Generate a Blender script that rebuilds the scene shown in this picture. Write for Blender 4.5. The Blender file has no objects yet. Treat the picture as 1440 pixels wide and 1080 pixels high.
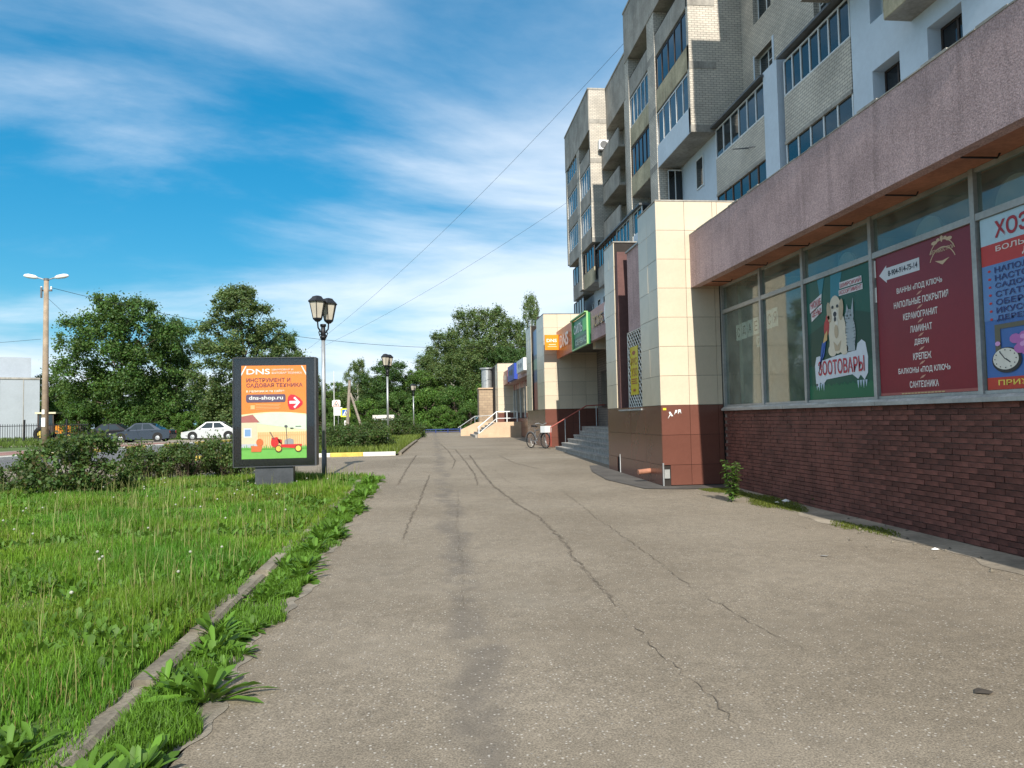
import bpy, math, random
import numpy as np
from math import sin, cos, pi, radians as RAD
from mathutils import Vector, Matrix

rnd = random.Random(11)
NR = np.random.default_rng(5)
sc = bpy.context.scene
C = sc.collection

# ------------------------------------------------------------------ camera
CAM_H = 1.48; FPX = 1045.0
YAW, PITCH, ROLL = RAD(6.23), RAD(2.71), 0.02
_f = Vector((sin(YAW)*cos(PITCH), cos(YAW)*cos(PITCH), sin(PITCH)))
_r0 = Vector((cos(YAW), -sin(YAW), 0)); _u0 = _r0.cross(_f)
_r = _r0*cos(ROLL) - _u0*sin(ROLL); _u = _u0*cos(ROLL) + _r0*sin(ROLL)
cd = bpy.data.cameras.new('camera'); cam = bpy.data.objects.new('camera', cd); C.objects.link(cam)
cam.matrix_world = Matrix(((_r.x, _u.x, -_f.x, 0), (_r.y, _u.y, -_f.y, 0), (_r.z, _u.z, -_f.z, CAM_H), (0, 0, 0, 1)))
cd.sensor_width = 36; cd.lens = 36*FPX/1440; cd.clip_start = 0.05; cd.clip_end = 3000
sc.camera = cam

def at(x, y, Y):                       # a pixel of the photograph and a distance along the street -> a point
    d = _f*FPX + _r*(x-720) - _u*(y-540)
    return Vector((0, 0, CAM_H)) + d*(Y/d.y)

def gz(y):                             # the site rises gently away from the camera
    if y < 11: return .006*(max(y, -2)-11)
    t = min((y-11)/34, 1); return .28*(t*(2-t))

# ------------------------------------------------------------------ sky, sun, exposure
SUN_EL = 35.5; SKY_S = (1.0, .29); SKY_V = .16
w = bpy.data.worlds.new('World'); sc.world = w; w.use_nodes = True
nt = w.node_tree; nt.nodes.clear()
N = nt.nodes.new; L = nt.links.new
out = N('ShaderNodeOutputWorld'); bg = N('ShaderNodeBackground'); bg.inputs[1].default_value = 0.15
sky = N('ShaderNodeTexSky'); sky.sky_type = 'NISHITA'; sky.sun_disc = False
sky.sun_elevation = RAD(SUN_EL); sky.sun_rotation = RAD(180); sky.air_density = 1.0; sky.dust_density = 0.0; sky.ozone_density = 3.0
sh_ = N('ShaderNodeSeparateColor'); sh_.mode = 'HSV'; L(sky.outputs[0], sh_.inputs[0])
hs = N('ShaderNodeCombineColor'); hs.mode = 'HSV'
tc = N('ShaderNodeTexCoord'); sx = N('ShaderNodeSeparateXYZ'); L(tc.outputs['Generated'], sx.inputs[0])
def M(op, a, b=None, clamp=False):
    n = N('ShaderNodeMath'); n.operation = op; n.use_clamp = clamp
    for i, v in enumerate((a, b)):
        if v is None: continue
        if isinstance(v, (int, float)): n.inputs[i].default_value = v
        else: L(v, n.inputs[i])
    return n.outputs[0]
L(M('MAXIMUM', M('SUBTRACT', sh_.outputs[0], .018), .562), hs.inputs[0]); L(M('ADD', M('MULTIPLY', sh_.outputs[1], SKY_S[0]), SKY_S[1], True), hs.inputs[1])
L(M('DIVIDE', sh_.outputs[2], M('ADD', M('MULTIPLY', sh_.outputs[2], SKY_V), 1.0)), hs.inputs[2])
zc = M('MAXIMUM', sx.outputs[2], 0.0); den = M('ADD', zc, 0.16)
px_ = M('DIVIDE', sx.outputs[0], den); py_ = M('DIVIDE', sx.outputs[1], den)
cb = N('ShaderNodeCombineXYZ'); L(px_, cb.inputs[0]); L(py_, cb.inputs[1])
mp = N('ShaderNodeMapping'); mp.inputs['Rotation'].default_value = (0, 0, RAD(-40)); mp.inputs['Scale'].default_value = (.62, 1.0, 1)
mp.inputs['Location'].default_value = (33.1, 7.7, 0)
L(cb.outputs[0], mp.inputs[0])
n1 = N('ShaderNodeTexNoise'); n1.inputs['Scale'].default_value = 1.15; n1.inputs['Detail'].default_value = 9; n1.inputs['Roughness'].default_value = .58; n1.inputs['Distortion'].default_value = .35
L(mp.outputs[0], n1.inputs['Vector'])
n2 = N('ShaderNodeTexNoise'); n2.inputs['Scale'].default_value = .42; n2.inputs['Detail'].default_value = 3
mp2 = N('ShaderNodeMapping'); mp2.inputs['Location'].default_value = (13.09, 29.79, 0); L(cb.outputs[0], mp2.inputs[0]); L(mp2.outputs[0], n2.inputs['Vector'])
cov = M('ADD', n1.outputs[0], M('MULTIPLY', M('SUBTRACT', n2.outputs[0], .5), 1.0))
mr = N('ShaderNodeMapRange'); mr.interpolation_type = 'SMOOTHSTEP'; L(cov, mr.inputs[0])
mr.inputs[1].default_value = .27; mr.inputs[2].default_value = .77; mr.inputs[3].default_value = 0; mr.inputs[4].default_value = .80
mx = N('ShaderNodeMix'); mx.data_type = 'RGBA'; L(mr.outputs[0], mx.inputs[0]); L(hs.outputs[0], mx.inputs[6]); mx.inputs[7].default_value = (4.5, 4.8, 5.2, 1)
L(mx.outputs[2], bg.inputs[0]); L(bg.outputs[0], out.inputs[0])

sl = bpy.data.lights.new('sun', 'SUN'); so = bpy.data.objects.new('sun', sl); C.objects.link(so)
sl.energy = 4.0; sl.angle = RAD(.53); sl.color = (1, .93, .82)
so.rotation_euler = Vector((0.018, cos(RAD(SUN_EL)), -sin(RAD(SUN_EL)))).to_track_quat('-Z', 'Y').to_euler()
so.location = (0, -60, 60)
sc.view_settings.view_transform = 'Standard'; sc.view_settings.look = 'None'
sc.view_settings.exposure = 0.68; sc.view_settings.gamma = 1; sc.view_settings.use_curve_mapping = False
sc.cycles.use_denoising = True; sc.cycles.max_bounces = 6; sc.cycles.transparent_max_bounces = 12
sc.cycles.caustics_reflective = False; sc.cycles.caustics_refractive = False

# ------------------------------------------------------------------ helpers
class MB:
    def __init__(s): s.v = []; s.f = []
    def add(s, vs, fs):
        b = len(s.v); s.v += [tuple(p) for p in vs]; s.f += [tuple(i+b for i in f) for f in fs]; return s
    def box(s, x0, x1, y0, y1, z0, z1):
        return s.add([(x0,y0,z0),(x1,y0,z0),(x1,y1,z0),(x0,y1,z0),(x0,y0,z1),(x1,y0,z1),(x1,y1,z1),(x0,y1,z1)],
                     [(0,3,2,1),(4,5,6,7),(0,1,5,4),(1,2,6,5),(2,3,7,6),(3,0,4,7)])
    def tube(s, pts, r, n=8, cap=True):
        pts = [Vector(p) for p in pts]; rs = r if isinstance(r, (list, tuple)) else [r]*len(pts)
        rings = []; prev = None
        for i, p in enumerate(pts):
            t = (pts[min(i+1, len(pts)-1)] - pts[max(i-1, 0)]).normalized()
            if prev is None:
                a = Vector((0,0,1)) if abs(t.z) < .9 else Vector((1,0,0)); prev = t.cross(a).normalized()
            else: prev = (prev - t*prev.dot(t)).normalized()
            b = t.cross(prev)
            rings.append([p + (prev*cos(2*pi*k/n) + b*sin(2*pi*k/n))*rs[i] for k in range(n)])
        vs = [q for rg in rings for q in rg]; fs = []
        for i in range(len(pts)-1):
            for k in range(n): fs.append((i*n+k, i*n+(k+1)%n, (i+1)*n+(k+1)%n, (i+1)*n+k))
        if cap: fs.append(tuple(range(n-1, -1, -1))); fs.append(tuple((len(pts)-1)*n+k for k in range(n)))
        return s.add(vs, fs)
    def lathe(s, prof, c=(0,0,0), n=16, sides=None):   # prof: (radius, z)
        n = sides or n; off = pi/n if sides else 0
        vs = [(c[0]+r*cos(2*pi*k/n+off), c[1]+r*sin(2*pi*k/n+off), c[2]+z) for r, z in prof for k in range(n)]
        fs = [(i*n+k, i*n+(k+1)%n, (i+1)*n+(k+1)%n, (i+1)*n+k) for i in range(len(prof)-1) for k in range(n)]
        fs += [tuple(range(n-1,-1,-1)), tuple((len(prof)-1)*n+k for k in range(n))]
        return s.add(vs, fs)
    def prism(s, poly, axis, a, b):      # polygon (u, v) extruded along an axis from a to b
        def P(u, v, t): return {'x': (t,u,v), 'y': (u,t,v), 'z': (u,v,t)}[axis]
        n = len(poly); vs = [P(u,v,a) for u,v in poly] + [P(u,v,b) for u,v in poly]
        return s.add(vs, [tuple(range(n-1,-1,-1)), tuple(range(n,2*n))] + [(i,(i+1)%n,n+(i+1)%n,n+i) for i in range(n)])
    def torus(s, c, R, r, axis='y', n=24, m=8):
        vs = []; 
        for i in range(n):
            a = 2*pi*i/n
            for k in range(m):
                b = 2*pi*k/m; q = (R + r*cos(b)); h = r*sin(b)
                p = {'y': (q*cos(a), h, q*sin(a)), 'x': (h, q*cos(a), q*sin(a)), 'z': (q*cos(a), q*sin(a), h)}[axis]
                vs.append((c[0]+p[0], c[1]+p[1], c[2]+p[2]))
        return s.add(vs, [(i*m+k, i*m+(k+1)%m, ((i+1)%n)*m+(k+1)%m, ((i+1)%n)*m+k) for i in range(n) for k in range(m)])
    def mesh(s, name, smooth=False):
        me = bpy.data.meshes.new(name); me.from_pydata(s.v, [], s.f); me.validate(); me.update()
        if smooth:
            me.polygons.foreach_set('use_smooth', [True]*len(me.polygons))
        return me

WL = {}
def wloc(o): return WL.get(o.name, Vector((0,0,0))) if o else Vector((0,0,0))
def obj(name, mb, m, parent=None, local=False, smooth=False, loc=None, rot=None):
    me = mb if isinstance(mb, bpy.types.Mesh) else mb.mesh(name, smooth)
    if m is not None and not me.materials: me.materials.append(m)
    o = bpy.data.objects.new(name, me); C.objects.link(o)
    if parent: o.parent = parent
    if loc is not None: o.location = Vector(loc) - (Vector((0,0,0)) if local else wloc(parent)); WL[o.name] = Vector(loc)
    elif parent and not local: o.location = -wloc(parent); WL[o.name] = Vector((0,0,0))
    else: WL[o.name] = wloc(parent) if local else Vector((0,0,0))
    if rot is not None: o.rotation_euler = rot
    return o
def tag(o, label, cat=None, group=None, kind=None):
    if label: o['label'] = label
    if cat: o['category'] = cat
    if group: o['group'] = group
    if kind: o['kind'] = kind
    return o
def thing(name, label, cat, loc=(0,0,0), rz=0, group=None):
    o = bpy.data.objects.new(name, None); C.objects.link(o); o.empty_display_size = .2
    o.location = loc; o.rotation_euler = (0,0,rz); WL[o.name] = Vector(loc)
    return tag(o, label, cat, group)
def copy_tree(o, parent=None):
    c = o.copy(); C.objects.link(c); c.parent = parent
    for ch in o.children: copy_tree(ch, c)
    return c
def np_mesh(name, V, faces_per, nf, idx, col=None):     # idx flat loop indices, constant verts per face
    me = bpy.data.meshes.new(name)
    me.vertices.add(len(V)); me.vertices.foreach_set('co', np.asarray(V, np.float32).ravel())
    me.loops.add(len(idx)); me.loops.foreach_set('vertex_index', np.asarray(idx, np.int32))
    me.polygons.add(nf); me.polygons.foreach_set('loop_start', np.arange(0, nf*faces_per, faces_per, dtype=np.int32))
    if col is not None:
        a = me.attributes.new('col', 'FLOAT_COLOR', 'POINT')
        a.data.foreach_set('color', np.concatenate([col, np.ones((len(col),1))], 1).astype(np.float32).ravel())
    me.update(calc_edges=True); return me

# ------------------------------------------------------------------ materials
def newmat(name):
    m = bpy.data.materials.new(name); m.use_nodes = True; t = m.node_tree
    return m, t, t.nodes['Principled BSDF']
class G:                                # small node-graph helper
    def __init__(s, t): s.t = t
    def n(s, typ, **kw):
        x = s.t.nodes.new(typ)
        for k, v in kw.items():
            if k.startswith('i_'): x.inputs[k[2:].replace('_',' ')].default_value = v
            else: setattr(x, k, v)
        return x
    def l(s, a, b): s.t.links.new(a, b)
    def math(s, op, a, b=0.0, clamp=False):
        x = s.t.nodes.new('ShaderNodeMath'); x.operation = op; x.use_clamp = clamp
        for i, v in enumerate((a, b)):
            if isinstance(v, (int, float)): x.inputs[i].default_value = v
            else: s.l(v, x.inputs[i])
        return x.outputs[0]
    def mix(s, f, a, b, blend='MIX'):
        x = s.t.nodes.new('ShaderNodeMix'); x.data_type = 'RGBA'; x.blend_type = blend
        for i, v in ((0, f), (6, a), (7, b)):
            if isinstance(v, (int, float)): x.inputs[i].default_value = v
            elif isinstance(v, tuple): x.inputs[i].default_value = v if len(v) == 4 else v+(1,)
            else: s.l(v, x.inputs[i])
        return x.outputs[2]
    def noise(s, scale, detail=4, vec=None, rough=.55):
        x = s.n('ShaderNodeTexNoise'); x.inputs['Scale'].default_value = scale; x.inputs['Detail'].default_value = detail; x.inputs['Roughness'].default_value = rough
        if vec is not None: s.l(vec, x.inputs['Vector'])
        return x.outputs[0]
    def ramp(s, f, lo, hi, a=0.0, b=1.0):
        x = s.n('ShaderNodeMapRange'); s.l(f, x.inputs[0]); x.interpolation_type = 'SMOOTHSTEP'
        for i, v in zip((1,2,3,4), (lo, hi, a, b)): x.inputs[i].default_value = v
        return x.outputs[0]
    def obj(s): return s.n('ShaderNodeTexCoord').outputs['Object']
    def bump(s, h, strength, dist, bsdf):
        x = s.n('ShaderNodeBump'); x.inputs['Strength'].default_value = strength; x.inputs['Distance'].default_value = dist
        s.l(h, x.inputs['Height']); s.l(x.outputs[0], bsdf.inputs['Normal'])
def mat(name, col, rough=.75, var=.18, scale=2.5, bump=.0, bscale=60, metal=0, spec=.4, rand=0.0, streak=0.0, speck=0.0):
    m, t, b = newmat(name); g = G(t)
    b.inputs['Roughness'].default_value = rough; b.inputs['Metallic'].default_value = metal; b.inputs['Specular IOR Level'].default_value = spec
    v = g.obj()
    f = g.ramp(g.noise(scale, 6, v), .3, .7, 1-var, 1+var)
    f2 = g.ramp(g.noise(scale*11, 3, v), .3, .7, 1-var*.5, 1+var*.5)
    f = g.math('MULTIPLY', f, f2)
    if rand:
        r = g.n('ShaderNodeObjectInfo').outputs['Random']
        f = g.math('MULTIPLY', f, g.ramp(r, 0, 1, 1-rand, 1+rand))
    if streak:
        mpn = g.n('ShaderNodeMapping'); mpn.inputs['Scale'].default_value = (4, 4, .25); g.l(v, mpn.inputs[0])
        f = g.math('MULTIPLY', f, g.ramp(g.noise(1.6, 5, mpn.outputs[0]), .45, .75, 1.0, 1-streak))
    if speck: f = g.math('MULTIPLY', f, g.ramp(g.noise(48, 3, v, .7), .32, .68, 1-speck, 1+speck))
    cx = g.n('ShaderNodeCombineColor')
    for i in range(3): g.l(g.math('MULTIPLY', f, col[i]), cx.inputs[i])
    g.l(cx.outputs[0], b.inputs['Base Color'])
    if bump: g.bump(g.noise(bscale, 4, v), bump, .01, b)
    return m
_pm = {}
def pm(col, rough=.35):                  # printed / painted flat colour
    k = (col, rough)
    if k not in _pm: _pm[k] = mat('print_%d' % len(_pm), col, rough, .05, 1.2)
    return _pm[k]
def foliage(name, trans=.3, rough=.55):
    m, t, b = newmat(name); g = G(t)
    a = g.n('ShaderNodeAttribute', attribute_name='col'); g.l(a.outputs['Color'], b.inputs['Base Color'])
    b.inputs['Roughness'].default_value = rough; b.inputs['Specular IOR Level'].default_value = .35
    tr = g.n('ShaderNodeBsdfTranslucent'); g.l(g.mix(.5, a.outputs['Color'], (.25,.35,.03), 'MIX'), tr.inputs[0])
    ms = g.n('ShaderNodeMixShader'); ms.inputs[0].default_value = trans
    o = t.nodes['Material Output']; g.l(b.outputs[0], ms.inputs[1]); g.l(tr.outputs[0], ms.inputs[2]); g.l(ms.outputs[0], o.inputs[0])
    return m
def glass(name, tint=(.02,.03,.035), see=.0, rough=.03, thru=(.82,.88,.86), ior=1.5, add=.05, painted_reflection=0.0):
    m, t, b = newmat(name); g = G(t); o = t.nodes['Material Output']
    b.inputs['Base Color'].default_value = tint+(1,); b.inputs['Roughness'].default_value = rough; b.inputs['Specular IOR Level'].default_value = .75
    v = g.obj(); g.bump(g.noise(1.3, 2, v), .06, .05, b)
    if see:
        tr = g.n('ShaderNodeBsdfTransparent'); tr.inputs[0].default_value = thru+(1,)
        gl = g.n('ShaderNodeBsdfGlossy'); gl.inputs['Roughness'].default_value = .03
        lw = g.n('ShaderNodeLayerWeight'); lw.inputs[0].default_value = .5; f0 = ((ior-1)/(ior+1))**2
        fr = g.math('ADD', g.math('MULTIPLY', g.math('POWER', lw.outputs['Facing'], 5.0), 1-f0), f0)
        ms = g.n('ShaderNodeMixShader'); g.l(g.math('ADD', fr, add, True), ms.inputs[0]); g.l(tr.outputs[0], ms.inputs[1]); g.l(gl.outputs[0], ms.inputs[2])
        if painted_reflection:
            df = g.n('ShaderNodeBsdfDiffuse'); df.inputs[0].default_value = (.52,.58,.50,1); m2 = g.n('ShaderNodeMixShader')  # mottled grey-green diffuse stands in for reflected trees and sky, brightening the panes
            g.l(g.ramp(g.noise(2.2, 5, v), .3, .75, painted_reflection*.5, painted_reflection*1.5), m2.inputs[0]); g.l(ms.outputs[0], m2.inputs[1]); g.l(df.outputs[0], m2.inputs[2]); ms = m2
        g.l(ms.outputs[0], o.inputs[0])
    return m
def brickmat(name, c1, c2, mortar, bw=.26, bh=.1, rough=.85, bump=.4, var=.15, mort=.011):
    m, t, b = newmat(name); g = G(t); v = g.obj()
    s = g.n('ShaderNodeSeparateXYZ'); g.l(v, s.inputs[0])
    c = g.n('ShaderNodeCombineXYZ'); g.l(g.math('ADD', s.outputs[0], s.outputs[1]), c.inputs[0]); g.l(s.outputs[2], c.inputs[1])
    br = g.n('ShaderNodeTexBrick', i_Scale=1.0, i_Mortar_Size=mort, i_Brick_Width=bw, i_Row_Height=bh, i_Bias=0.0, i_Mortar_Smooth=.2)
    br.inputs['Color1'].default_value = c1+(1,); br.inputs['Color2'].default_value = c2+(1,); br.inputs['Mortar'].default_value = mortar+(1,)
    g.l(c.outputs[0], br.inputs['Vector'])
    f = g.ramp(g.noise(.7, 5, v), .3, .7, 1-var, 1+var)
    mm = g.mix(1.0, br.outputs['Color'], (1,1,1), 'MULTIPLY')
    cc = g.n('ShaderNodeVectorMath', operation='SCALE'); g.l(mm, cc.inputs[0]); g.l(f, cc.inputs['Scale'])
    g.l(cc.outputs[0], b.inputs['Base Color']); b.inputs['Roughness'].default_value = rough
    g.bump(g.math('SUBTRACT', 1.0, br.outputs['Fac']), bump, .01, b)
    return m

def asphalt_mat():
    m, t, b = newmat('asphalt'); g = G(t); v = g.obj()
    base = g.mix(g.ramp(g.noise(.35, 6, v), .35, .65), (.192,.162,.122), (.245,.210,.162))
    fine = g.noise(95, 3, v, .7)
    base = g.mix(1.0, base, g.mix(g.ramp(fine, .3, .7), (.60,.60,.60), (1.38,1.38,1.38)), 'MULTIPLY')
    # worn dark lane along the walking line and blotches
    s = g.n('ShaderNodeSeparateXYZ'); g.l(v, s.inputs[0])
    wob = g.math('MULTIPLY', g.math('SUBTRACT', g.noise(.45, 3, v), .5), .9)
    dx = g.math('ABSOLUTE', g.math('SUBTRACT', g.math('ADD', s.outputs[0], wob), .27))
    lane = g.math('MULTIPLY', g.ramp(dx, .05, .24, 1, 0), g.ramp(g.noise(1.7, 4, v), .35, .6))
    base = g.mix(g.math('MULTIPLY', lane, .62), base, (.125,.110,.094))
    blot = g.ramp(g.noise(.9, 7, v, .7), .54, .72)
    base = g.mix(g.math('MULTIPLY', blot, .35), base, (.155,.135,.108))
    mid = g.noise(7.0, 6, v, .75)
    base = g.mix(1.0, base, g.mix(g.ramp(mid, .3, .7), (.88,.88,.88), (1.12,1.12,1.12)), 'MULTIPLY')
    pale = g.ramp(g.noise(.23, 5, v), .52, .72)
    base = g.mix(g.math('MULTIPLY', pale, .3), base, (.32,.29,.24))
    vo = g.n('ShaderNodeTexVoronoi'); vo.inputs['Scale'].default_value = 46; g.l(v, vo.inputs['Vector'])
    sc_ = g.n('ShaderNodeSeparateColor'); g.l(vo.outputs['Color'], sc_.inputs[0])
    stone = g.math('MULTIPLY', g.ramp(vo.outputs['Distance'], .2, .34, 1, 0), g.ramp(sc_.outputs[0], .74, .80))
    base = g.mix(g.math('MULTIPLY', stone, .78), base, (.52,.49,.44))
    dark = g.math('MULTIPLY', g.ramp(vo.outputs['Distance'], .2, .4, 1, 0), g.ramp(sc_.outputs[1], .80, .84))
    base = g.mix(g.math('MULTIPLY', dark, .5), base, (.085,.078,.07))
    g.l(base, b.inputs['Base Color']); b.inputs['Roughness'].default_value = .88; b.inputs['Specular IOR Level'].default_value = .25
    h = g.math('ADD', g.math('MULTIPLY', fine, .6), g.math('MULTIPLY', g.noise(2.2, 3, v), 1.2))
    g.bump(h, .55, .012, b)
    return m

MT = dict(
    asphalt=asphalt_mat(),
    road=mat('road_asphalt', (.13,.13,.135), .9, .15, .6, .3, 60),
    soil=mat('soil', (.13,.10,.065), .95, .3, 1.5, .6, 30),
    turf=mat('turf', (.075,.12,.025), .95, .35, .8, .6, 40),
    sand=mat('sandy_dirt', (.27,.235,.185), .95, .28, 1.3, .6, 70),
    kerb=mat('kerb_concrete', (.20,.175,.135), .9, .35, 3, .5, 60, rand=.12),
    yellow=mat('kerb_yellow', (.62,.47,.10), .8, .2, 2), white=mat('kerb_white', (.66,.65,.60), .8, .15, 2),
    pink=mat('pink_stucco', (.47,.335,.33), .95, .12, 1.4, 1.0, 55, streak=.22, speck=.28),
    soffit=mat('soffit_paint', (.40,.18,.115), .8, .2, 1.5),
    cream=mat('cream_tile', (.62,.53,.40), .28, .045, 1.6, spec=.5, rand=.045),
    brown=mat('brown_tile', (.155,.062,.045), .25, .06, 1.6, spec=.5, rand=.06),
    backing=mat('dark_backing', (.03,.025,.022), .9),
    brick=mat('maroon_brick', (.125,.048,.037), .85, .3, 5, .5, 70, rand=.28),
    mortar=mat('mortar', (.20,.155,.135), .95, .6, 1.3),
    alu=mat('window_aluminium', (.36,.37,.36), .45, .15, 2, metal=.25),
    sill=mat('painted_sill', (.40,.40,.38), .6, .25, 2.5),
    wpvc=mat('white_plastic', (.72,.74,.74), .4, .06, 2), darkframe=mat('dark_frame', (.05,.035,.03), .6),
    brownframe=mat('brown_frame', (.13,.07,.045), .6),
    shopglass=glass('shop_glass', see=1, painted_reflection=.13), clear=glass('clear_glass', see=1, thru=(.98,.98,.98), ior=1.35, add=0.0), glass=glass('window_glass'), glassd=glass('dark_window_glass', (.008,.009,.011)),
    silicate=brickmat('silicate_brick', (.60,.55,.47), (.51,.47,.41), (.24,.22,.19)),
    darkbrick=brickmat('grey_brick', (.20,.17,.15), (.16,.14,.125), (.09,.08,.07)),
    tanbrick=brickmat('tan_brick', (.40,.30,.20), (.34,.25,.17), (.22,.17,.13), .4, .2),
    conc=mat('concrete_panel', (.34,.32,.285), .9, .2, .9, .3, 40, streak=.25),
    tanp=mat('tan_panel', (.44,.385,.26), .9, .22, .9, .3, 40, streak=.3),
    plaster=mat('white_plaster', (.57,.66,.75), .85, .05, .6, .1, 40),
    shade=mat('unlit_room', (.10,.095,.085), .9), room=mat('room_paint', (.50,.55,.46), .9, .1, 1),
    steel=mat('galvanised_steel', (.42,.44,.45), .42, .12, 6, metal=.6), dsteel=mat('grey_paint', (.12,.125,.13), .5),
    black=mat('black_metal', (.014,.015,.018), .45), blackgloss=mat('black_gloss', (.012,.013,.016), .12, .05, 1, spec=.6),
    graphite=mat('graphite_metal', (.055,.06,.068), .4),
    frost=mat('frosted_glass', (.50,.46,.38), .35, .1, 4), polec=mat('pole_concrete', (.33,.26,.19), .9, .2, 2, .3, 40),
    granite=mat('grey_granite', (.28,.27,.25), .7, .25, 6, .2, 80, rand=.1), tanc=mat('tan_concrete', (.55,.40,.27), .85, .1, 1.2),
    wood=mat('weathered_wood', (.27,.23,.19), .9, .25, 5), bark=mat('bark', (.10,.08,.06), .95, .35, 3, .6, 20),
    birch=mat('birch_bark', (.55,.53,.48), .8, .5, 2.2), leaf=foliage('leaf'), grass=foliage('grass_blade', .35),
    red=mat('red_paint', (.35,.07,.05), .5), shed=mat('cladding_grey', (.36,.40,.44), .7, .05, .5), slate=mat('slate', (.30,.28,.25), .9, .3, 3),
    rubber=mat('rubber', (.015,.015,.016), .8), blue=mat('blue_paint', (.015,.04,.16), .5),
)

# ------------------------------------------------------------------ ground, road, pavements
def sheet(name, pts_l, pts_r, dz, m, ys=None, kind='structure', parent=None):
    """strip between a left and a right polyline given as functions of y"""
    mb = MB(); n = len(ys)
    vs = [(pts_l(y), y, gz(y)+dz) for y in ys] + [(pts_r(y), y, gz(y)+dz) for y in ys]
    mb.add(vs, [(i, n+i, n+i+1, i+1) for i in range(n-1)])
    o = obj(name, mb, m, parent)
    if not parent: o['kind'] = kind
    return o
K = lambda c: (lambda y: c)
def ysr(a, b, s=1.0):
    n = max(2, int(round((b-a)/s))+1); return [a+(b-a)*i/(n-1) for i in range(n)]
def jag(x, amp, f=1.0, seed=0):
    return lambda y: x + amp*(sin(y*3.1*f+seed)*.5 + sin(y*7.7*f+seed*2.3)*.3 + sin(y*17.3*f+seed*1.7)*.25)

g0 = MB(); yl = [-400, -60, -2] + ysr(0, 50, 2) + [120, 900]
xl = [-900, -60, -25, -10, 0, 8, 20, 60, 900]
g0.add([(x, y, gz(y)-.02) for y in yl for x in xl], [(j*9+i, j*9+i+1, (j+1)*9+i+1, (j+1)*9+i) for j in range(len(yl)-1) for i in range(8)])
obj('ground', g0, MT['soil'])['kind'] = 'structure'
sheet('far_grass', K(-120), K(-18), -.014, MT['turf'], ysr(-20, 200, 5))
path_edge = lambda y: (-1.17 + .035*(y-11)*(y < 24)*.12) + .05*sin(y*2.1) + .03*sin(y*6.3+1) + .02*sin(y*15.1)
sheet('asphalt_path', path_edge, K(7.0), .004, MT['asphalt'], ysr(-6, 72, .18))
sheet('side_drive', K(-14), path_edge, .0005, MT['asphalt'], ysr(18.6, 28.2, .25))
st_near = lambda y: -11.6+.1*y; st_far = lambda y: -21.0+.125*y
sheet('street', st_far, st_near, .0, MT['road'], ysr(-20, 88, 2))
sheet('street_beyond', K(-60), K(-2), -.002, MT['road'], ysr(72, 77.5, 2))
pv = sheet('far_pavement', lambda y: st_far(y)-5.2, lambda y: st_far(y)-.2, .10, MT['sand'], ysr(-20, 72, 2))
m_pav = brickmat('red_pavers', (.32,.16,.13), (.27,.14,.115), (.2,.13,.11), .2, .1)
sheet('red_paving', lambda y: st_far(y)-4.2, lambda y: st_far(y)-1.8, .104, m_pav, ysr(-20, 52, 2))
sheet('parking_area', K(-38), lambda y: st_far(y)+.1, .012, MT['sand'], ysr(53, 66, 2))
sheet('wall_side_dirt', jag(5.35, .16, .5, 2), K(5.98), .008, MT['sand'], ysr(3, 14.6, .12))
sheet('edge_dirt', K(-1.72), lambda y: path_edge(y)+.02+.05*sin(y*1.3+1)*sin(y*.6)+.008*sin(y*23.), .0085, mat('edge_dust', (.225,.20,.162), .95, .25, 5, .6, 70), ysr(-2, 18.5, .05))
patch = MB(); pp = [(4.15,14.3),(4.9,14.05),(6.0,14.0),(6.0,14.64),(4.64,14.64),(4.64,20.5),(4.35,20.4),(4.0,18.5),(3.85,16.3)]
patch.add([(x, y, gz(y)+.016) for x, y in pp], [tuple(range(len(pp)))])
obj('asphalt_apron', patch, mat('dark_asphalt', (.085,.078,.07), .9, .2, 2, .5, 60))['kind'] = 'structure'
# lawns (soil sheets; the blades come later)
lawn1 = sheet('lawn_soil', lambda y: st_near(y)+.4, K(-1.74), .045, MT['turf'], ysr(-3, 18.9, .6))
sheet('lawn_soil', lambda y: st_near(y)+.3, lambda y: -1.25+.02*(y-28), .06, MT['turf'], ysr(28.35, 66, 1))
# cracks in the asphalt
def crack(pts, wd=.014, seed=0):
    rr = random.Random(seed); P = []
    for (x, y) in pts:
        d = _f*FPX + _r*(x-720) - _u*(y-540); z = 0
        for _ in range(20):
            q = Vector((0,0,CAM_H)) + d*((z-CAM_H)/d.z); z = gz(q.y)
        P.append(q)
    Q = []
    for a, b in zip(P, P[1:]):
        n = max(2, int((b-a).length/.07))
        for i in range(n):
            t = i/n; q = a.lerp(b, t); Q.append((q.x+rr.uniform(-1,1)*.025, q.y+rr.uniform(-1,1)*.02))
    mb = MB(); n = len(Q); vs = []
    for i, (x, y) in enumerate(Q):
        h = wd*.62*rr.uniform(.05, 1.25)*min(1, .2+i/6, .2+(n-1-i)/6)
        vs += [(x-h, y, gz(y)+.0095), (x+h, y, gz(y)+.0095)]
    mb.add(vs, [(2*i, 2*i+1, 2*i+3, 2*i+2) for i in range(n-1)])
    if wd > .009:                      # crumbled asphalt along the wider cracks
        vs = []
        for i, (x, y) in enumerate(Q):
            k = min(1, i/5, (n-1-i)/5); a, b = (wd*k*rr.uniform(.2, 2.2) for _ in range(2)); vs += [(x-a, y+rr.uniform(-.02,.02), gz(y)+.0068), (x+b, y+rr.uniform(-.02,.02), gz(y)+.0068)]
        obj('crumbled_edge', MB().add(vs, [(2*i, 2*i+1, 2*i+3, 2*i+2) for i in range(n-1)]), MT['crumble'], bpy.data.objects['asphalt_path'])
    return obj('crack', mb, MT['crackm'], bpy.data.objects['asphalt_path'])
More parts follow.
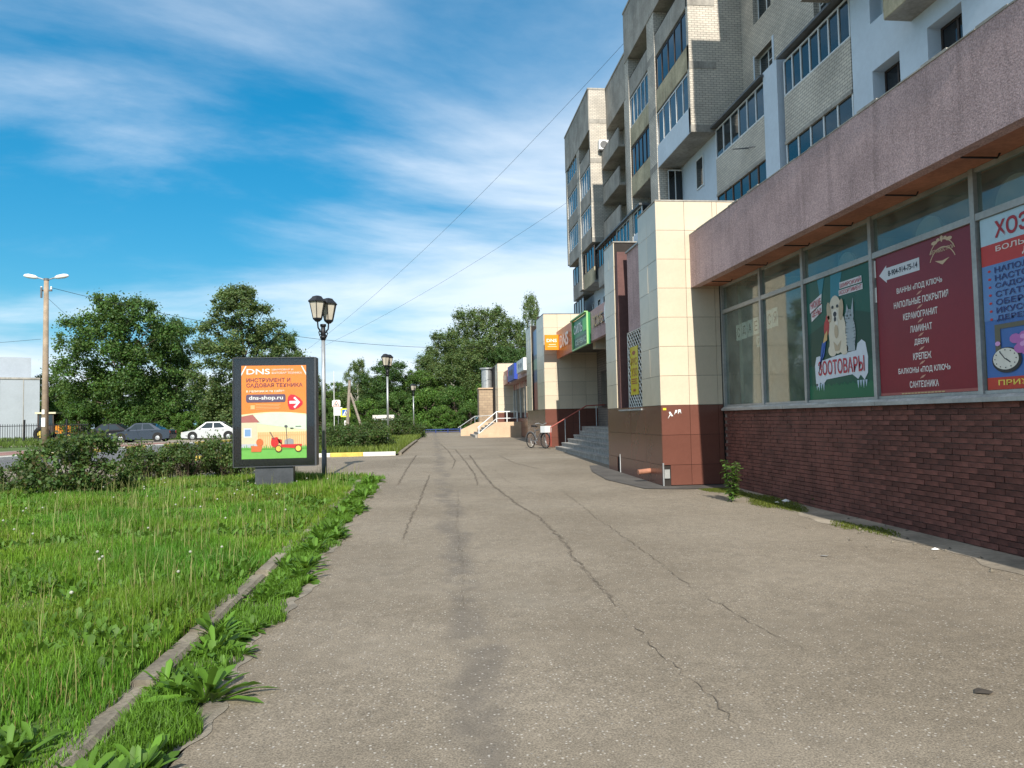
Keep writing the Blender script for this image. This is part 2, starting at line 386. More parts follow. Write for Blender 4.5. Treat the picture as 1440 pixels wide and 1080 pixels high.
MT['crumble'] = mat('crumbled_asphalt', (.178,.150,.114), .95, .3, 9, .8, 90, speck=.35)
MT['crackm'] = mat('crack_dark', (.138,.115,.088), .95, .35, 5)
for i, (p, wd) in enumerate([
    ([(660,640),(676,662),(694,684),(724,707),(757,727),(788,757),(812,790),(840,820),(872,856)], .016),
    ([(872,856),(905,895),(960,950),(1010,990),(1050,1040)], .006),
    ([(790,690),(848,735),(905,775),(985,835)], .008),
    ([(985,835),(1060,880),(1150,925)], .005),
    ([(604,668),(592,700),(578,728),(566,760)], .010),
    ([(640,632),(655,650),(668,668),(672,684)], .012),
    ([(694,660),(712,676),(740,690),(772,700)], .008),
    ([(645,690),(643,740),(650,800),(652,860)], .006),
    ([(616,622),(630,634),(640,648),(636,660)], .012),
    ([(586,640),(572,660),(560,682)], .016),
    ([(700,640),(725,652),(760,660)], .010)]):
    crack(p, wd, i)

# ------------------------------------------------------------------ kerbs: every stone a piece
kb = MB().box(-1.74, -1.60, -1.5, 18.4, -.12, -.02)
kerb = obj('kerb', kb, MT['soil']); kerb['kind'] = 'structure'
def stone_mesh(nm, l, w_, h, r=.025):
    mb = MB(); p = [(-w_/2,0),(w_/2,0),(w_/2,h-r),(w_/2-r,h),(-w_/2+r,h),(-w_/2,h-r)]
    return mb.prism(p, 'y', -l/2, l/2).mesh(nm)
ks = stone_mesh('kerb_stone', .985, .15, .19); ks.materials.append(MT['kerb'])
for i in range(20):
    y = -1.0+i
    obj('kerb_stone', ks, None, kerb, loc=(-1.665+rnd.uniform(-.02,.02), y, gz(y)-.115+rnd.uniform(-.025,.016)), rot=(rnd.uniform(-.022,.022), rnd.uniform(-.09,.09), rnd.uniform(-.03,.03)))
kb2 = obj('painted_kerb', MB().box(-8.3, -1.4, 28.22, 28.3, .05, .1), MT['soil']); kb2['kind'] = 'structure'
ks2 = [stone_mesh('kerb_stone', 1.19, .16, .2) for _ in range(2)]; ks2[0].materials.append(MT['yellow']); ks2[1].materials.append(MT['white'])
for i in range(6):
    x = -1.35-.6-1.2*i
    obj('kerb_stone', ks2[(i+1) % 2], None, kb2, loc=(x, 28.26, gz(28.2)-.05+rnd.uniform(-.01,.01)), rot=(0, rnd.uniform(-.01,.01), pi/2+rnd.uniform(-.01,.01)))
ks3 = stone_mesh('kerb_stone', .98, .15, .2); ks3.materials.append(MT['kerb'])
kb3 = obj('lawn_kerb', MB().box(-1.24, -1.16, 28.3, 60, .05, .1), MT['soil']); kb3['kind'] = 'structure'
for i in range(16):
    y = 28.9+i; obj('kerb_stone', ks3, None, kb3, loc=(-1.22+.02*(y-28), y, gz(y)-.09), rot=(0, 0, -.02+rnd.uniform(-.01,.01)))
kb4 = obj('street_kerb', MB().add([(st_far(y)+dx, y, gz(y)+.02) for y in (-20, 70) for dx in (-.15, 0)], [(0,1,3,2)]), MT['soil']); kb4['kind'] = 'structure'
ks4 = [stone_mesh('kerb_stone', 1.98, .18, .3) for _ in range(2)]; ks4[0].materials.append(MT['yellow']); ks4[1].materials.append(MT['white'])
for i in range(24):
    y = 14+2*i; obj('kerb_stone', ks4[i % 2], None, kb4, loc=(st_far(y)-.1, y, gz(y)-.14), rot=(0, 0, -.124))

# ------------------------------------------------------------------ flat print helpers
_fc = {}
def text2d(s, bold=0.0):
    bold = min(bold, .018); k = (s, bold)
    if k not in _fc:
        cu = bpy.data.curves.new('t', 'FONT'); cu.body = s; cu.size = 1; cu.offset = bold; cu.resolution_u = 3; cu.fill_mode = 'BOTH'; cu.dimensions = '2D'
        o = bpy.data.objects.new('t', cu); me = bpy.data.meshes.new_from_object(o)
        V = np.zeros(len(me.vertices)*3); me.vertices.foreach_get('co', V); V = V.reshape(-1, 3)[:, :2]
        F = [tuple(p.vertices) for p in me.polygons]
        bpy.data.meshes.remove(me); bpy.data.objects.remove(o); bpy.data.curves.remove(cu)
        if len(V) == 0: V = np.zeros((1, 2)); F = []
        lo, hi = V.min(0), V.max(0); V = (V-lo)/np.maximum(hi-lo, 1e-6)
        _fc[k] = (V, F, (hi-lo))
    return _fc[k]
def T(s, u0, v0, u1, v1, bold=.02, rot=0.0, shear=0.0):
    V, F, _ = text2d(s, bold); W = V.copy()
    W[:, 0] = u0+V[:, 0]*(u1-u0)+shear*V[:, 1]*(v1-v0); W[:, 1] = v0+V[:, 1]*(v1-v0)
    if rot:
        c = np.array([(u0+u1)/2, (v0+v1)/2]); d = W-c; W = np.stack([c[0]+d[:,0]*cos(rot)-d[:,1]*sin(rot), c[1]+d[:,0]*sin(rot)+d[:,1]*cos(rot)], 1)
    return W, F
def RC(u0, v0, u1, v1): return np.array([(u0,v0),(u1,v0),(u1,v1),(u0,v1)]), [(0,1,2,3)]
def PG(*p): return np.array(p, float), [tuple(range(len(p)))]
def EL(cu, cv, a, b, n=20, rot=0.0):
    t = [2*pi*i/n for i in range(n)]
    return np.array([(cu+a*cos(x)*cos(rot)-b*sin(x)*sin(rot), cv+a*cos(x)*sin(rot)+b*sin(x)*cos(rot)) for x in t]), [tuple(range(n))]
def RR(u0, v0, u1, v1, r, n=5):
    p = []
    for cx, cy, a0 in ((u1-r, v1-r, 0), (u0+r, v1-r, 90), (u0+r, v0+r, 180), (u1-r, v0+r, 270)):
        p += [(cx+r*cos(RAD(a0+90*i/n)), cy+r*sin(RAD(a0+90*i/n))) for i in range(n+1)]
    return PG(*p)
def ARC(cu, cv, R0, R1, a0, a1, n=14, sy=1.0):
    vs = []; 
    for i in range(n+1):
        a = RAD(a0+(a1-a0)*i/n); vs += [(cu+R0*cos(a), cv+R0*sin(a)*sy), (cu+R1*cos(a), cv+R1*sin(a)*sy)]
    return np.array(vs), [(2*i, 2*i+1, 2*i+3, 2*i+2) for i in range(n)]
def STAR(cu, cv, r0, r1, k):
    return PG(*[(cu+(r0 if i % 2 else r1)*cos(pi*i/k), cv+(r0 if i % 2 else r1)*sin(pi*i/k)) for i in range(2*k)])
class Plane:
    def __init__(s, o, u, v): s.o = Vector(o); s.u = Vector(u); s.v = Vector(v); s.n = s.u.cross(s.v).normalized()
    def mesh(s, shapes, layer, step=.003):
        mb = MB(); k = len(shapes)
        for i, (W, F) in enumerate(shapes): mb.add([s.o+s.u*float(a)+s.v*float(b)+s.n*(layer*step+step*.85*i/max(k,1)) for a, b in W], F)
        return mb
    def put(s, name, shapes, layer, col, parent, rough=.35):
        if name == 'lettering' and len(shapes) > 1:
            return [s.put(name, [q], layer, col, parent, rough) for q in shapes]
        return obj(name, s.mesh(shapes, layer), pm(col, rough) if isinstance(col, tuple) else col, parent)
    def slab(s, name, W, H, t, m, parent):
        mb = MB(); a = [s.o, s.o+s.u*W, s.o+s.u*W+s.v*H, s.o+s.v*H]; b = [p-s.n*t for p in a]
        mb.add(a+b, [(0,1,2,3),(7,6,5,4),(0,4,5,1),(1,5,6,2),(2,6,7,3),(3,7,4,0)]); return obj(name, mb, m, parent)
WHITE, RED, INK = (.78,.78,.76), (.50,.02,.025), (.02,.02,.03)

# ------------------------------------------------------------------ tiled facades
_tm = {}
def tile_mesh(d, m, nm='tile'):
    k = (tuple(round(x, 3) for x in d), m.name)
    if k not in _tm:
        x, y, z = (q/2 for q in d); e = .004
        mb = MB().box(-x, x, -y, y, -z, z)
        me = mb.mesh(nm); me.materials.append(m); _tm[k] = me
    return _tm[k]
def tiles_y(parent, Y, cols, rows, skip=(), th=.02, gap=.007):        # face looking to -Y
    for j, (z0, z1, m) in enumerate(rows):
        for i, (a, b) in enumerate(cols):
            if (i, j) in skip: continue
            obj('tile', tile_mesh((b-a-gap, th, z1-z0-gap), m), None, parent, loc=((a+b)/2, Y-th/2+rnd.uniform(-.002,.002), (z0+z1)/2), rot=(rnd.uniform(-.003,.003), 0, rnd.uniform(-.004,.004)))
def tiles_x(parent, X, cols, rows, skip=(), th=.02, gap=.007):        # face looking to -X
    for j, (z0, z1, m) in enumerate(rows):
        for i, (a, b) in enumerate(cols):
            if (i, j) in skip: continue
            obj('tile', tile_mesh((th, b-a-gap, z1-z0-gap), m), None, parent, loc=(X-th/2+rnd.uniform(-.002,.002), (a+b)/2, (z0+z1)/2), rot=(0, rnd.uniform(-.003,.003), rnd.uniform(-.004,.004)))
def rows_of(z0, bnd, z1, n, nb):
    out = [(bnd+(z1-bnd)*i/n, bnd+(z1-bnd)*(i+1)/n, MT['cream']) for i in range(n)]
    h = .605; z = bnd
    while z > z0+.02:
        out.append((max(z0, z-h), z, MT['brown'])); z -= h
    return out
def grid(a, b, n): return [(a+(b-a)*i/n, a+(b-a)*(i+1)/n) for i in range(n)]

# ------------------------------------------------------------------ near shop: brick plinth, shop window, pink fascia
GX = 5.99                                   # plane of the glazing
shop = thing('glazed_shop', 'low shop with pink stucco fascia, long shop window and maroon brick plinth', 'shop', (8, 5, 0))
MY = [14.60, 12.82, 11.27, 9.40, 7.48, 5.60, 3.70, 1.80, -.10, -2.0, -3.9]
ZS, ZT, ZC = 1.60, 3.58, 4.13
bw = obj('brick_wall', MB().box(GX-.04, GX+.25, -4.0, 14.60, -.3, ZS-.03), MT['mortar'], shop)
BW, BH = .255, .0655
bm_var = []
for k in range(5):
    mb = MB(); a, b_, c = .03, (BW-.009)/2, (BH-.009)/2
    rr = random.Random(k); j = lambda: rr.uniform(-.0022, .0022)
    mb.box(-a, a, -b_, b_, -c, c); mb.v = [(x+j(), y+j(), z+j()) for x, y, z in mb.v]
    me = mb.mesh('brick'); me.materials.append(MT['brick']); bm_var.append(me)
rest = MB(); nb = 0
for r_ in range(25):
    z = ZS-.068-BH*r_
    for c in range(int(18.5/BW)):
        y = 14.45-BW*c-(BW/2 if r_ % 2 else 0)
        if z < gz(y)-.06: continue
        xo = GX-.047+rnd.uniform(-.004, .004)
        if 6.55 < y < 9.75 and nb < 300:
            obj('brick', bm_var[rnd.randrange(5)], None, bw, loc=(xo+.01, y, z), rot=(0, rnd.uniform(-.01,.01), rnd.uniform(-.012,.012))); nb += 1
        else:
            rest.box(xo-.02, xo+.04, y-BW/2+.0045, y+BW/2-.0045, z-BH/2+.0045, z+BH/2-.0045)
tag(obj('brick_courses', rest, MT['brick'], bw), None, kind='stuff')
obj('window_sill', MB().prism([(GX-.12, ZS-.03),(GX+.05, ZS-.03),(GX+.05, ZS+.05),(GX-.06, ZS+.045),(GX-.12, ZS+.0)], 'y', -4.0, 14.6), MT['sill'], shop)
for i in range(4): obj('sill_cap', MB().box(GX-.135, GX-.1, 14.5-2.6*(i+1)+.01, 14.5-2.6*i, ZS-.035, ZS+.012), MT['alu'], shop)
for y in MY: obj('mullion', MB().box(GX-.05, GX+.06, y-.035, y+.035, ZS+.047, ZC), MT['alu'], shop)
for a, b in zip(MY[1:], MY):
    obj('transom', MB().box(GX-.045, GX+.05, a+.036, b-.036, ZT-.035, ZT+.04), MT['alu'], shop)
    obj('window_rail', MB().box(GX-.03, GX+.04, a+.036, b-.036, ZS+.048, ZS+.085), MT['alu'], shop)
    obj('window_rail', MB().box(GX-.03, GX+.04, a+.036, b-.036, ZC-.05, ZC-.002), MT['alu'], shop)
    obj('pane', MB().box(GX, GX+.006, a+.037, b-.037, ZS+.086, ZT-.036), MT['shopglass'], shop)
    obj('pane', MB().box(GX, GX+.006, a+.037, b-.037, ZT+.041, ZC-.051), MT['shopglass'], shop)
obj('back_wall', MB().box(9.4, 9.6, -4.0, 14.6, 0, 4.5), MT['room'], shop)
obj('side_wall', MB().box(6.3, 9.4, 14.45, 14.6, 0, 4.5), MT['room'], shop)
obj('side_wall', MB().box(6.05, 9.4, -4.0, -3.9, 0, 4.5), MT['room'], shop)
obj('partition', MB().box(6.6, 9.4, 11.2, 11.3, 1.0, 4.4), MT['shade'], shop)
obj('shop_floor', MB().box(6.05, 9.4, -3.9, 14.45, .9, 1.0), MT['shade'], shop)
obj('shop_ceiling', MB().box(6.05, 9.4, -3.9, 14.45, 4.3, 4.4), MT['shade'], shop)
FX = 5.33
fa = MB()
fy = [-4.0, -1, 2, 5, 8, 11, 14.645]
for a, b in zip(fy, fy[1:]): fa.box(FX, FX+.16, a+.0015, b-.0015, 4.10, 5.18)
obj('fascia', fa, MT['pink'], shop)
cp = MB()
for i in range(46):
    y0 = -4+18.645*i/46; y1 = -4+18.645*(i+1)/46; h = 5.205+rnd.uniform(-.012, .012)
    cp.box(FX-.012+rnd.uniform(0,.008), FX+.2, y0, y1-.001, 5.181, h)
obj('fascia_coping', cp, MT['conc'], shop)
obj('soffit', MB().box(FX+.16, GX+.2, -4.0, 14.64, ZC+.002, ZC+.08), MT['soffit'], shop)
obj('roof', MB().box(FX+.2, 12.4, -4.0, 14.64, 4.98, 5.1), MT['conc'], shop)
for i, y in enumerate([13.9, 12.35, 10.9, 9.7, 8.3, 7.0, 5.2]):
    obj('soffit_rod', MB().tube([(FX+.17, y+.04, ZC-.03), (GX-.12, y-.01, ZC-.045), (GX-.1, y-.02, ZC)], .011, 6), MT['black'], shop)
# things on show behind the upper panes; the last imitates an arched reflection
for i, (y, z, r) in enumerate([(8.55, 3.75, .26), (7.15, 3.78, .30), (6.6, 3.80, .27), (10.4, 3.74, .24)]):
    mb = MB(); n = 14
    ring = [(GX+.16+.05*cos(k), y+r*cos(pi*k/n), z-.12+r*1.05*sin(pi*k/n)) for k in range(n+1)]
    p = [(q[1], q[2]) for q in ring]
    d = obj('upper_pane_arch', mb.prism(p, 'x', GX+.20, GX+.24), pm((.42,.43,.38), .7))
    tag(d, ['arched white plaque standing above the dark red window poster', 'arched white plaque standing above the blue household goods poster', 'arched white plaque deeper in the shop past the blue poster', 'arched pale shape added for a reflection above the pet shop poster'][i], 'plaque', 'plaques behind the upper panes')
obj('display_shelf', MB().box(GX+.08, GX+.4, 5.6, 11.2, ZT-.03, ZT+.01), MT['shade'], shop)

# posters and paper letters on the shop window
def window_plane(i, pad=.05, z0=ZS+.09, z1=ZT-.04, x=GX-.012):
    y1, y0 = MY[i]-.036-pad, MY[i+1]+.036+pad
    return Plane((x, y1, z0), (0, -(y1-y0), 0), (0, 0, z1-z0)), y1-y0, z1-z0
def poster(name, label, i, col, pad=.03, cat='poster'):
    P, W, H = window_plane(i, pad)
    t = thing(name, label, cat, tuple(P.o+P.u*.5))
    Q = Plane(P.o, P.u/W, P.v/H); Q.slab('sheet', W, H, .004, pm(col), t); return t, P
# pet shop poster
t, P = poster('window_poster', 'green pet shop poster with dog, cat and parrot in the shop window', 2, (.008,.085,.055))
P.put('light_beam', [PG((.42,1),(.60,1),(.50,.70),(.40,.70)), PG((.2,1),(.32,1),(.25,.8))], 1, (.02,.20,.27), t)
P.put('dark_field', [PG((0,.28),(1,.28),(1,.62),(.7,.68),(.3,.62),(0,.55))], 1, (.006,.05,.03), t)
P.put('grass_strip', [PG(*([(0,0),(1,0)]+[(1-k/40, .10+.03*((k*7) % 5)/4) for k in range(41)]))], 1, (.01,.13,.06), t)
P.put('bone_banner', [PG(*([(.12,.12),(.16,.10),(.19,.14),(.24,.12),(.30,.16),(.50,.17),(.70,.18),(.78,.14),(.82,.17),(.87,.13),(.92,.18),(.93,.30),(.90,.41),(.85,.435),(.79,.41),(.77,.36),(.5,.345),(.25,.32),(.20,.36),(.14,.355),(.11,.28)]))], 2, (.60,.66,.74), t)
P.put('icicles', [PG((.12+.038*k,.13),(.135+.038*k,.075-.01*(k % 2)),(.15+.038*k,.13)) for k in (0,1,2,3,17,18,19,20)], 2, (.42,.55,.66), t)
P.put('lettering', [T('ЗООТОВАРЫ', .17, .195, .88, .315, .035)], 4, (.42,.03,.06), t)
P.put('lettering', [T('ЗООТОВАРЫ', .163, .19, .874, .31, .06)], 3, WHITE, t)
for q_ in [PG((.06,.735),(.26,.80),(.27,.875),(.06,.815)), PG((.08,.66),(.265,.725),(.27,.79),(.08,.73)), RC(.56,.865,.885,.915), RC(.545,.81,.895,.855)]: P.put('letter_backing', [q_], 2, (.66,.66,.68), t)
P.put('lettering', [T('НИЗКИЕ', .075, .775, .255, .835, .03, .10), T('ЦЕНЫ!', .095, .695, .255, .755, .03, .10), T('ШИРОКИЙ', .57, .872, .875, .912, .03), T('АССОРТИМЕНТ', .555, .817, .885, .85, .02)], 3, (.42,.04,.07), t)
P.put('dog', [EL(.50,.53,.135,.175), EL(.48,.71,.095,.115), PG((.36,.36),(.66,.37),(.64,.50),(.38,.48)), EL(.42,.39,.07,.05), EL(.60,.385,.06,.045)], 3, (.66,.60,.48), t)
P.put('dog_ears', [EL(.385,.70,.035,.085, rot=.15), EL(.575,.70,.035,.085, rot=-.15), PG((.46,.38),(.53,.38),(.56,.46),(.50,.42),(.44,.46)), EL(.49,.535,.03,.055)], 4, (.46,.37,.25), t)
P.put('dog_muzzle', [EL(.48,.665,.045,.05), EL(.5,.6,.02,.03)], 4, (.74,.70,.62), t)
P.put('dog_features', [EL(.445,.735,.017,.013), EL(.52,.735,.017,.013), EL(.48,.675,.026,.02), EL(.48,.635,.018,.02)], 5, INK, t)
P.put('cat', [EL(.70,.50,.075,.13), EL(.69,.63,.065,.055), PG((.64,.65),(.66,.73),(.69,.67)), PG((.72,.67),(.755,.77),(.755,.65)), RC(.64,.36,.76,.47)], 3, (.34,.40,.44), t)
P.put('cat_stripes', [PG((.632,.405+.026*k),(.632,.412+.026*k),(.66+.015*(k % 3),.402+.026*k)) for k in range(10)]+[PG((.772,.405+.026*k),(.772,.412+.026*k),(.745-.015*(k % 3),.402+.026*k)) for k in range(8)]+[RC(.665,.655,.67,.675),RC(.688,.66,.693,.68),RC(.71,.655,.715,.675)]+[EL(.665,.637,.012,.010),EL(.715,.637,.012,.010),EL(.69,.615,.01,.007)], 4, (.10,.12,.13), t)
P.put('parrot', [EL(.335,.585,.045,.07, rot=-.2), EL(.36,.655,.032,.032)], 3, (.46,.035,.035), t)
P.put('parrot_wing', [PG((.25,.46),(.33,.50),(.28,.36),(.19,.27),(.17,.20),(.22,.36))], 4, (.02,.10,.42), t)
P.put('parrot_face', [EL(.375,.66,.018,.018), PG((.30,.53),(.35,.56),(.34,.48),(.27,.46))], 4, (.62,.40,.16), t)
# dark red building goods poster
t, P = poster('window_poster', 'dark red building goods poster with white arrow and telephone number', 3, (.20,.010,.020))
P.put('arrow', [PG((.04,.865),(.13,.925),(.13,.905),(.50,.905),(.50,.82),(.13,.82),(.13,.80))], 1, (.62,.64,.68), t)
P.put('lettering', [T('8-904-914-75-14', .15, .842, .48, .882, .025)], 2, INK, t)
lines = [('ВАННЫ «ПОД КЛЮЧ»', .24, .72), ('НАПОЛЬНЫЕ ПОКРЫТИЯ', .20, .77), ('КЕРАМОГРАНИТ', .30, .66), ('ЛАМИНАТ', .37, .60), ('ДВЕРИ', .41, .56), ('КРЕПЕЖ', .39, .58), ('БАЛКОНЫ «ПОД КЛЮЧ»', .22, .76), ('САНТЕХНИКА', .34, .64)]
for k, (s, a, b) in enumerate(lines):
    v = .695-.093*k
    P.put('lettering', [T(s, a, v, b, v+.045, .05)], 1, (.74,.72,.70), t)
    if k < 7: P.put('flourish', [EL(.475, v-.024, .022, .004, rot=.5), EL(.495, v-.021, .022, .004, rot=.5)], 1, (.55,.30,.22), t)
P.put('emblem', [ARC(.73,.79,.135,.128,25,155), ARC(.73,.84,.135,.128,25,155), PG((.715,.985),(.73,1.0),(.745,.985),(.735,.955),(.725,.955)), EL(.66,.962,.03,.012), EL(.80,.962,.03,.012), EL(.695,.975,.016,.010), EL(.765,.975,.016,.010), PG((.66,.845),(.73,.81),(.80,.845),(.73,.835)), T('КЕРАМОСТРОЙ', .62, .893, .845, .925, .015)], 1, (.62,.45,.28), t)
P.put('footer', [RC(0,0,1,.018)], 1, (.36,.10,.09), t); P.put('small_print', [RC(.25+.035*k,.004,.278+.035*k,.012) for k in range(13)], 2, (.55,.4,.2), t)
P.put('white_tape', [RC(-.018,.86,.0,.985), RC(-.018,.68,.0,.79), RC(1.0,.3,1.018,.42), RC(1.0,.06,1.018,.16)], 1, WHITE, t)
# blue household goods poster, cut by the edge of the photograph
t, P = poster('window_poster', 'blue household goods poster with clock and pink flowers in the shop window', 4, (.055,.15,.42))
P.put('head_band', [RC(0,.84,1,1)], 1, (.45,.62,.72), t); P.put('red_band', [RC(0,.72,1,.84)], 1, (.50,.04,.03), t)
P.put('pale_field', [PG((0,.40),(1,.40),(1,.72),(0,.72))], 1, (.12,.24,.50), t)
P.put('foot_band', [RC(0,0,1,.07)], 1, (.50,.05,.03), t)
P.put('heading', [T('ХОЗТОВАРЫ', .12, .872, .9, .965, 0), T('ХОЗТОВАРЫ', .128, .872, .908, .965, 0), T('ХОЗТОВАРЫ', .124, .866, .904, .959, 0)], 2, (.40,.02,.03), t)
P.put('lettering', [T('БОЛЬШОЙ', .12, .79, .54, .83, .03), T('ДЛЯ', .32, .735, .50, .775, .03)], 2, (.72,.62,.58), t)
for k, s in enumerate(['НАПОЛЬНЫЕ', 'НАСТОЛЬНЫЕ', 'САДОВЫЕ', 'СТАТУЭТКИ', 'ОБЕРЕГИ', 'ИКУССТВЕННЫЕ', 'ДЕРЕВЯННЫЕ']):
    v = .668-.0465*k; wd = .052*len(s)
    P.put('lettering', [T(s, .105, v, .105+wd, v+.034, .055)], 2, (.58,.66,.76), t)
    P.put('lettering', [T(s, .105, v, .105+wd, v+.034, .02)], 3, (.02,.03,.16), t)
    P.put('bullet', [EL(.06, v+.017, .012, .007)], 2, (.5,.03,.03), t)
P.put('lettering', [T('ПРИХОДИТЕ', .09, .018, .62, .055, .03)], 2, (.80,.62,.10), t)
P.put('picture_frame', [RC(.08,.345,.56,.372), RC(.08,.16,.125,.345), RC(.50,.16,.56,.345)], 2, (.13,.12,.08), t)
P.put('clock', [EL(.165,.165,.115,.072, 28)], 3, (.03,.03,.03), t); P.put('clock_face', [EL(.16,.172,.10,.061, 28)], 4, (.72,.70,.62), t)
P.put('clock_hands', [PG((.155,.172),(.165,.175),(.20,.152),(.195,.148)), PG((.155,.17),(.162,.17),(.12,.215),(.115,.21))]+[RC(.16+.082*cos(k*pi/6)-.004,.172+.05*sin(k*pi/6)-.003,.16+.082*cos(k*pi/6)+.004,.172+.05*sin(k*pi/6)+.003) for k in range(12)], 5, INK, t)
P.put('vase', [PG((.30,.20),(.62,.20),(.55,.085),(.37,.085))], 3, (.55,.52,.62), t)
rr = random.Random(3)
P.put('flowers', [EL(.44+rr.gauss(0,.09), .255+rr.gauss(0,.03), .045, .028, 9) for _ in range(40)], 4, (.46,.15,.45), t)
P.put('flowers', [EL(.43+rr.gauss(0,.09), .265+rr.gauss(0,.03), .022, .014, 7) for _ in range(40)], 5, (.66,.34,.64), t)
# paper letters
nt_ = thing('paper_notice', 'white paper letters stuck inside the two bare panes of the shop window', 'notice', (GX+.03, 13.4, 3.0))
def paper(ch, y, z, wd, hh):
    Q = Plane((GX+.02, y, z), (0,-1,0), (0,0,1)); s_ = Q.slab('paper_sheet', wd, hh, .002, pm((.90,.91,.86), .8), nt_)
    obj('letter', Q.mesh([T(ch, wd*.22, hh*.2, wd*.78, hh*.8, .03)], 1), pm((.04,.04,.05)), s_)
yy = 14.05
for i, ch in enumerate('СДАЕТ'): paper(ch, yy-.26*i, 2.93+.012*i, .235, .31)
for i, ch in enumerate('СЯ'): paper(ch, 12.70-.22*i, 3.0+.01*i, .21, .33)
paper('АР', 13.15, 2.72, .17, .2)

# ------------------------------------------------------------------ cream tiled corner pavilion
BX, BY = 4.63, 14.65
g1 = gz(15)
pav = thing('tiled_pavilion', 'tall cream and brown tiled pavilion beside the pink fascia, grille window in its flank', 'shop', (5.5, 16.5, 0))
obj('core_wall', MB().box(BX+.025, 8.0, BY+.025, 16.0, -.2, 5.87).box(BX+.45, 8.0, 16.0, 18.2, -.2, 5.45).box(BX+.025, 8.0, 18.2, 19.25, -.2, 5.87).box(BX+.025, BX+.45, 16.0, 18.2, -.2, 1.62), MT['backing'], pav)
rows = rows_of(g1+.02, 1.70, 5.89, 7, 3)
fr_cols = [(BX, BX+.6), (BX+.6, BX+1.2), (BX+1.2, GX-.06)]
tiles_y(pav, BY+.02, fr_cols, rows, skip={(0, 9)})
tiles_y(pav, BY+.02, [(GX-.06, GX+.5), (GX+.5, GX+1.1), (GX+1.1, 8.0)], rows[5:7])
tiles_y(pav, BY+.02, [(BX+.16, BX+.6)], [rows[9]])                      # the broken corner tile
sd_cols = [(BY+.02, 15.32), (15.32, 15.98), (18.22, 18.74), (18.74, 19.25)]
tiles_x(pav, BX+.02, sd_cols, rows[:7])
br_cols = [(BY+.02, 15.8), (15.8, 17.0), (17.0, 18.2), (18.2, 19.25)]
tiles_x(pav, BX+.02, br_cols, rows[7:9])
tiles_x(pav, BX+.02, [(BY+.02, 15.5), (15.5, 16.9), (16.9, 18.05), (18.35, 19.25)], rows[9:])
for a, b in ((BY-.01, 16.0), (18.2, 19.26)): obj('roof_cap', MB().box(BX-.01, 8.02, a, b, 5.893, 5.92), MT['conc'], pav)
obj('corner_angle', MB().box(BX-.008, BX+.004, BY-.008, BY+.0, 1.7, 5.89), MT['cream'], pav)
obj('stucco_panel', MB().box(BX+.22, BX+.40, 16.02, 17.75, 3.55, 5.5), MT['pink'], pav)
obj('stucco_cap', MB().box(BX+.18, BX+.42, 16.01, 17.78, 5.501, 5.54), MT['alu'], pav)
obj('recess_wall', MB().box(BX+.03, BX+.44, 17.98, 18.195, 1.62, 5.6), mat('maroon_render', (.13,.065,.06), .8, .15, 2), pav)
obj('window_sill', MB().box(BX-.03, BX+.44, 16.0, 17.98, 1.622, 1.66), MT['alu'], pav)
obj('pane', MB().box(BX+.34, BX+.345, 16.02, 17.97, 1.67, 3.54), MT['glass'], pav)
gr = MB(); y0_, y1_, z0_, z1_ = 16.04, 17.8, 1.68, 3.53
nx_, nz_ = 9, 12
for i in range(nx_):
    for j in range(nz_):
        a = y0_+(y1_-y0_)*i/nx_; b = y0_+(y1_-y0_)*(i+1)/nx_; c = z0_+(z1_-z0_)*j/nz_; d = z0_+(z1_-z0_)*(j+1)/nz_; m_ = (a+b)/2; n_ = (c+d)/2; X = BX+.2
        gr.tube([(X,a,n_),(X,m_,c)], .012, 4, False); gr.tube([(X,m_,c),(X,b,n_)], .012, 4, False); gr.tube([(X,a,n_),(X,m_,d)], .012, 4, False); gr.tube([(X,m_,d),(X,b,n_)], .012, 4, False)
obj('window_grille', gr.tube([(BX+.2,y0_,z0_),(BX+.2,y1_,z0_),(BX+.2,y1_,z1_),(BX+.2,y0_,z1_),(BX+.2,y0_,z0_)], .014, 6), MT['white'], pav)
obj('drain_pipe', MB().tube([(BX+.1, 15.55, .33), (BX-.28, 15.5, .30)], .055, 12), mat('terracotta_pipe', (.36,.16,.10), .7), pav)
obj('vent_block', MB().box(BX+.03, BX+.14, BY-.004, BY+.02, g1+.16, g1+.34), MT['alu'], pav)
obj('frame_post', MB().box(BX-.004, BX+.022, BY-.006, BY+.02, g1-.02, g1+.47), MT['steel'], pav)
obj('frame_post', MB().box(BX-.006, BX+.02, 18.06, 18.09, g1+.05, g1+.5), MT['wpvc'], pav)
Q = Plane((BX+.18, 17.55, 2.0), (0,-1,0), (0,0,1))
t = thing('yellow_notice', 'yellow advertising sheet hung on the window grille of the tiled pavilion', 'poster', (BX+.18, 16.4, 2.02))
Q.slab('sheet', .66, 1.15, .006, pm((.62,.50,.02)), t)
Q.put('lettering', [T('РУС', .1, .70, .58, .88, .04), T('УЗО', .1, .44, .58, .64, .04)], 1, (.36,.13,.02), t)
Q.put('print', [EL(.33,1.0,.14,.05), RC(.09,.36,.55,.385), RC(.09,.31,.50,.335), RC(.09,.26,.56,.285), RC(.22,.08,.42,.14)], 1, (.36,.08,.02), t)
Q = Plane((BX+.12, BY-.012, 1.42), (1,0,0), (0,0,1))
t = thing('wall_marks', 'white paint scrawl on the brown tiles of the tiled pavilion', 'graffiti', (BX+.2, BY, 1.4))
Q.put('scrawl', [PG((0,.0),(.05,.09),(.03,.14),(.06,.15),(.12,.06),(.09,.05),(.07,.08)), PG((.14,.08),(.17,.18),(.21,.18),(.20,.13),(.17,.12)), PG((.22,.09),(.23,.19),(.28,.19),(.29,.10),(.26,.15))], 1, WHITE, t, .7)
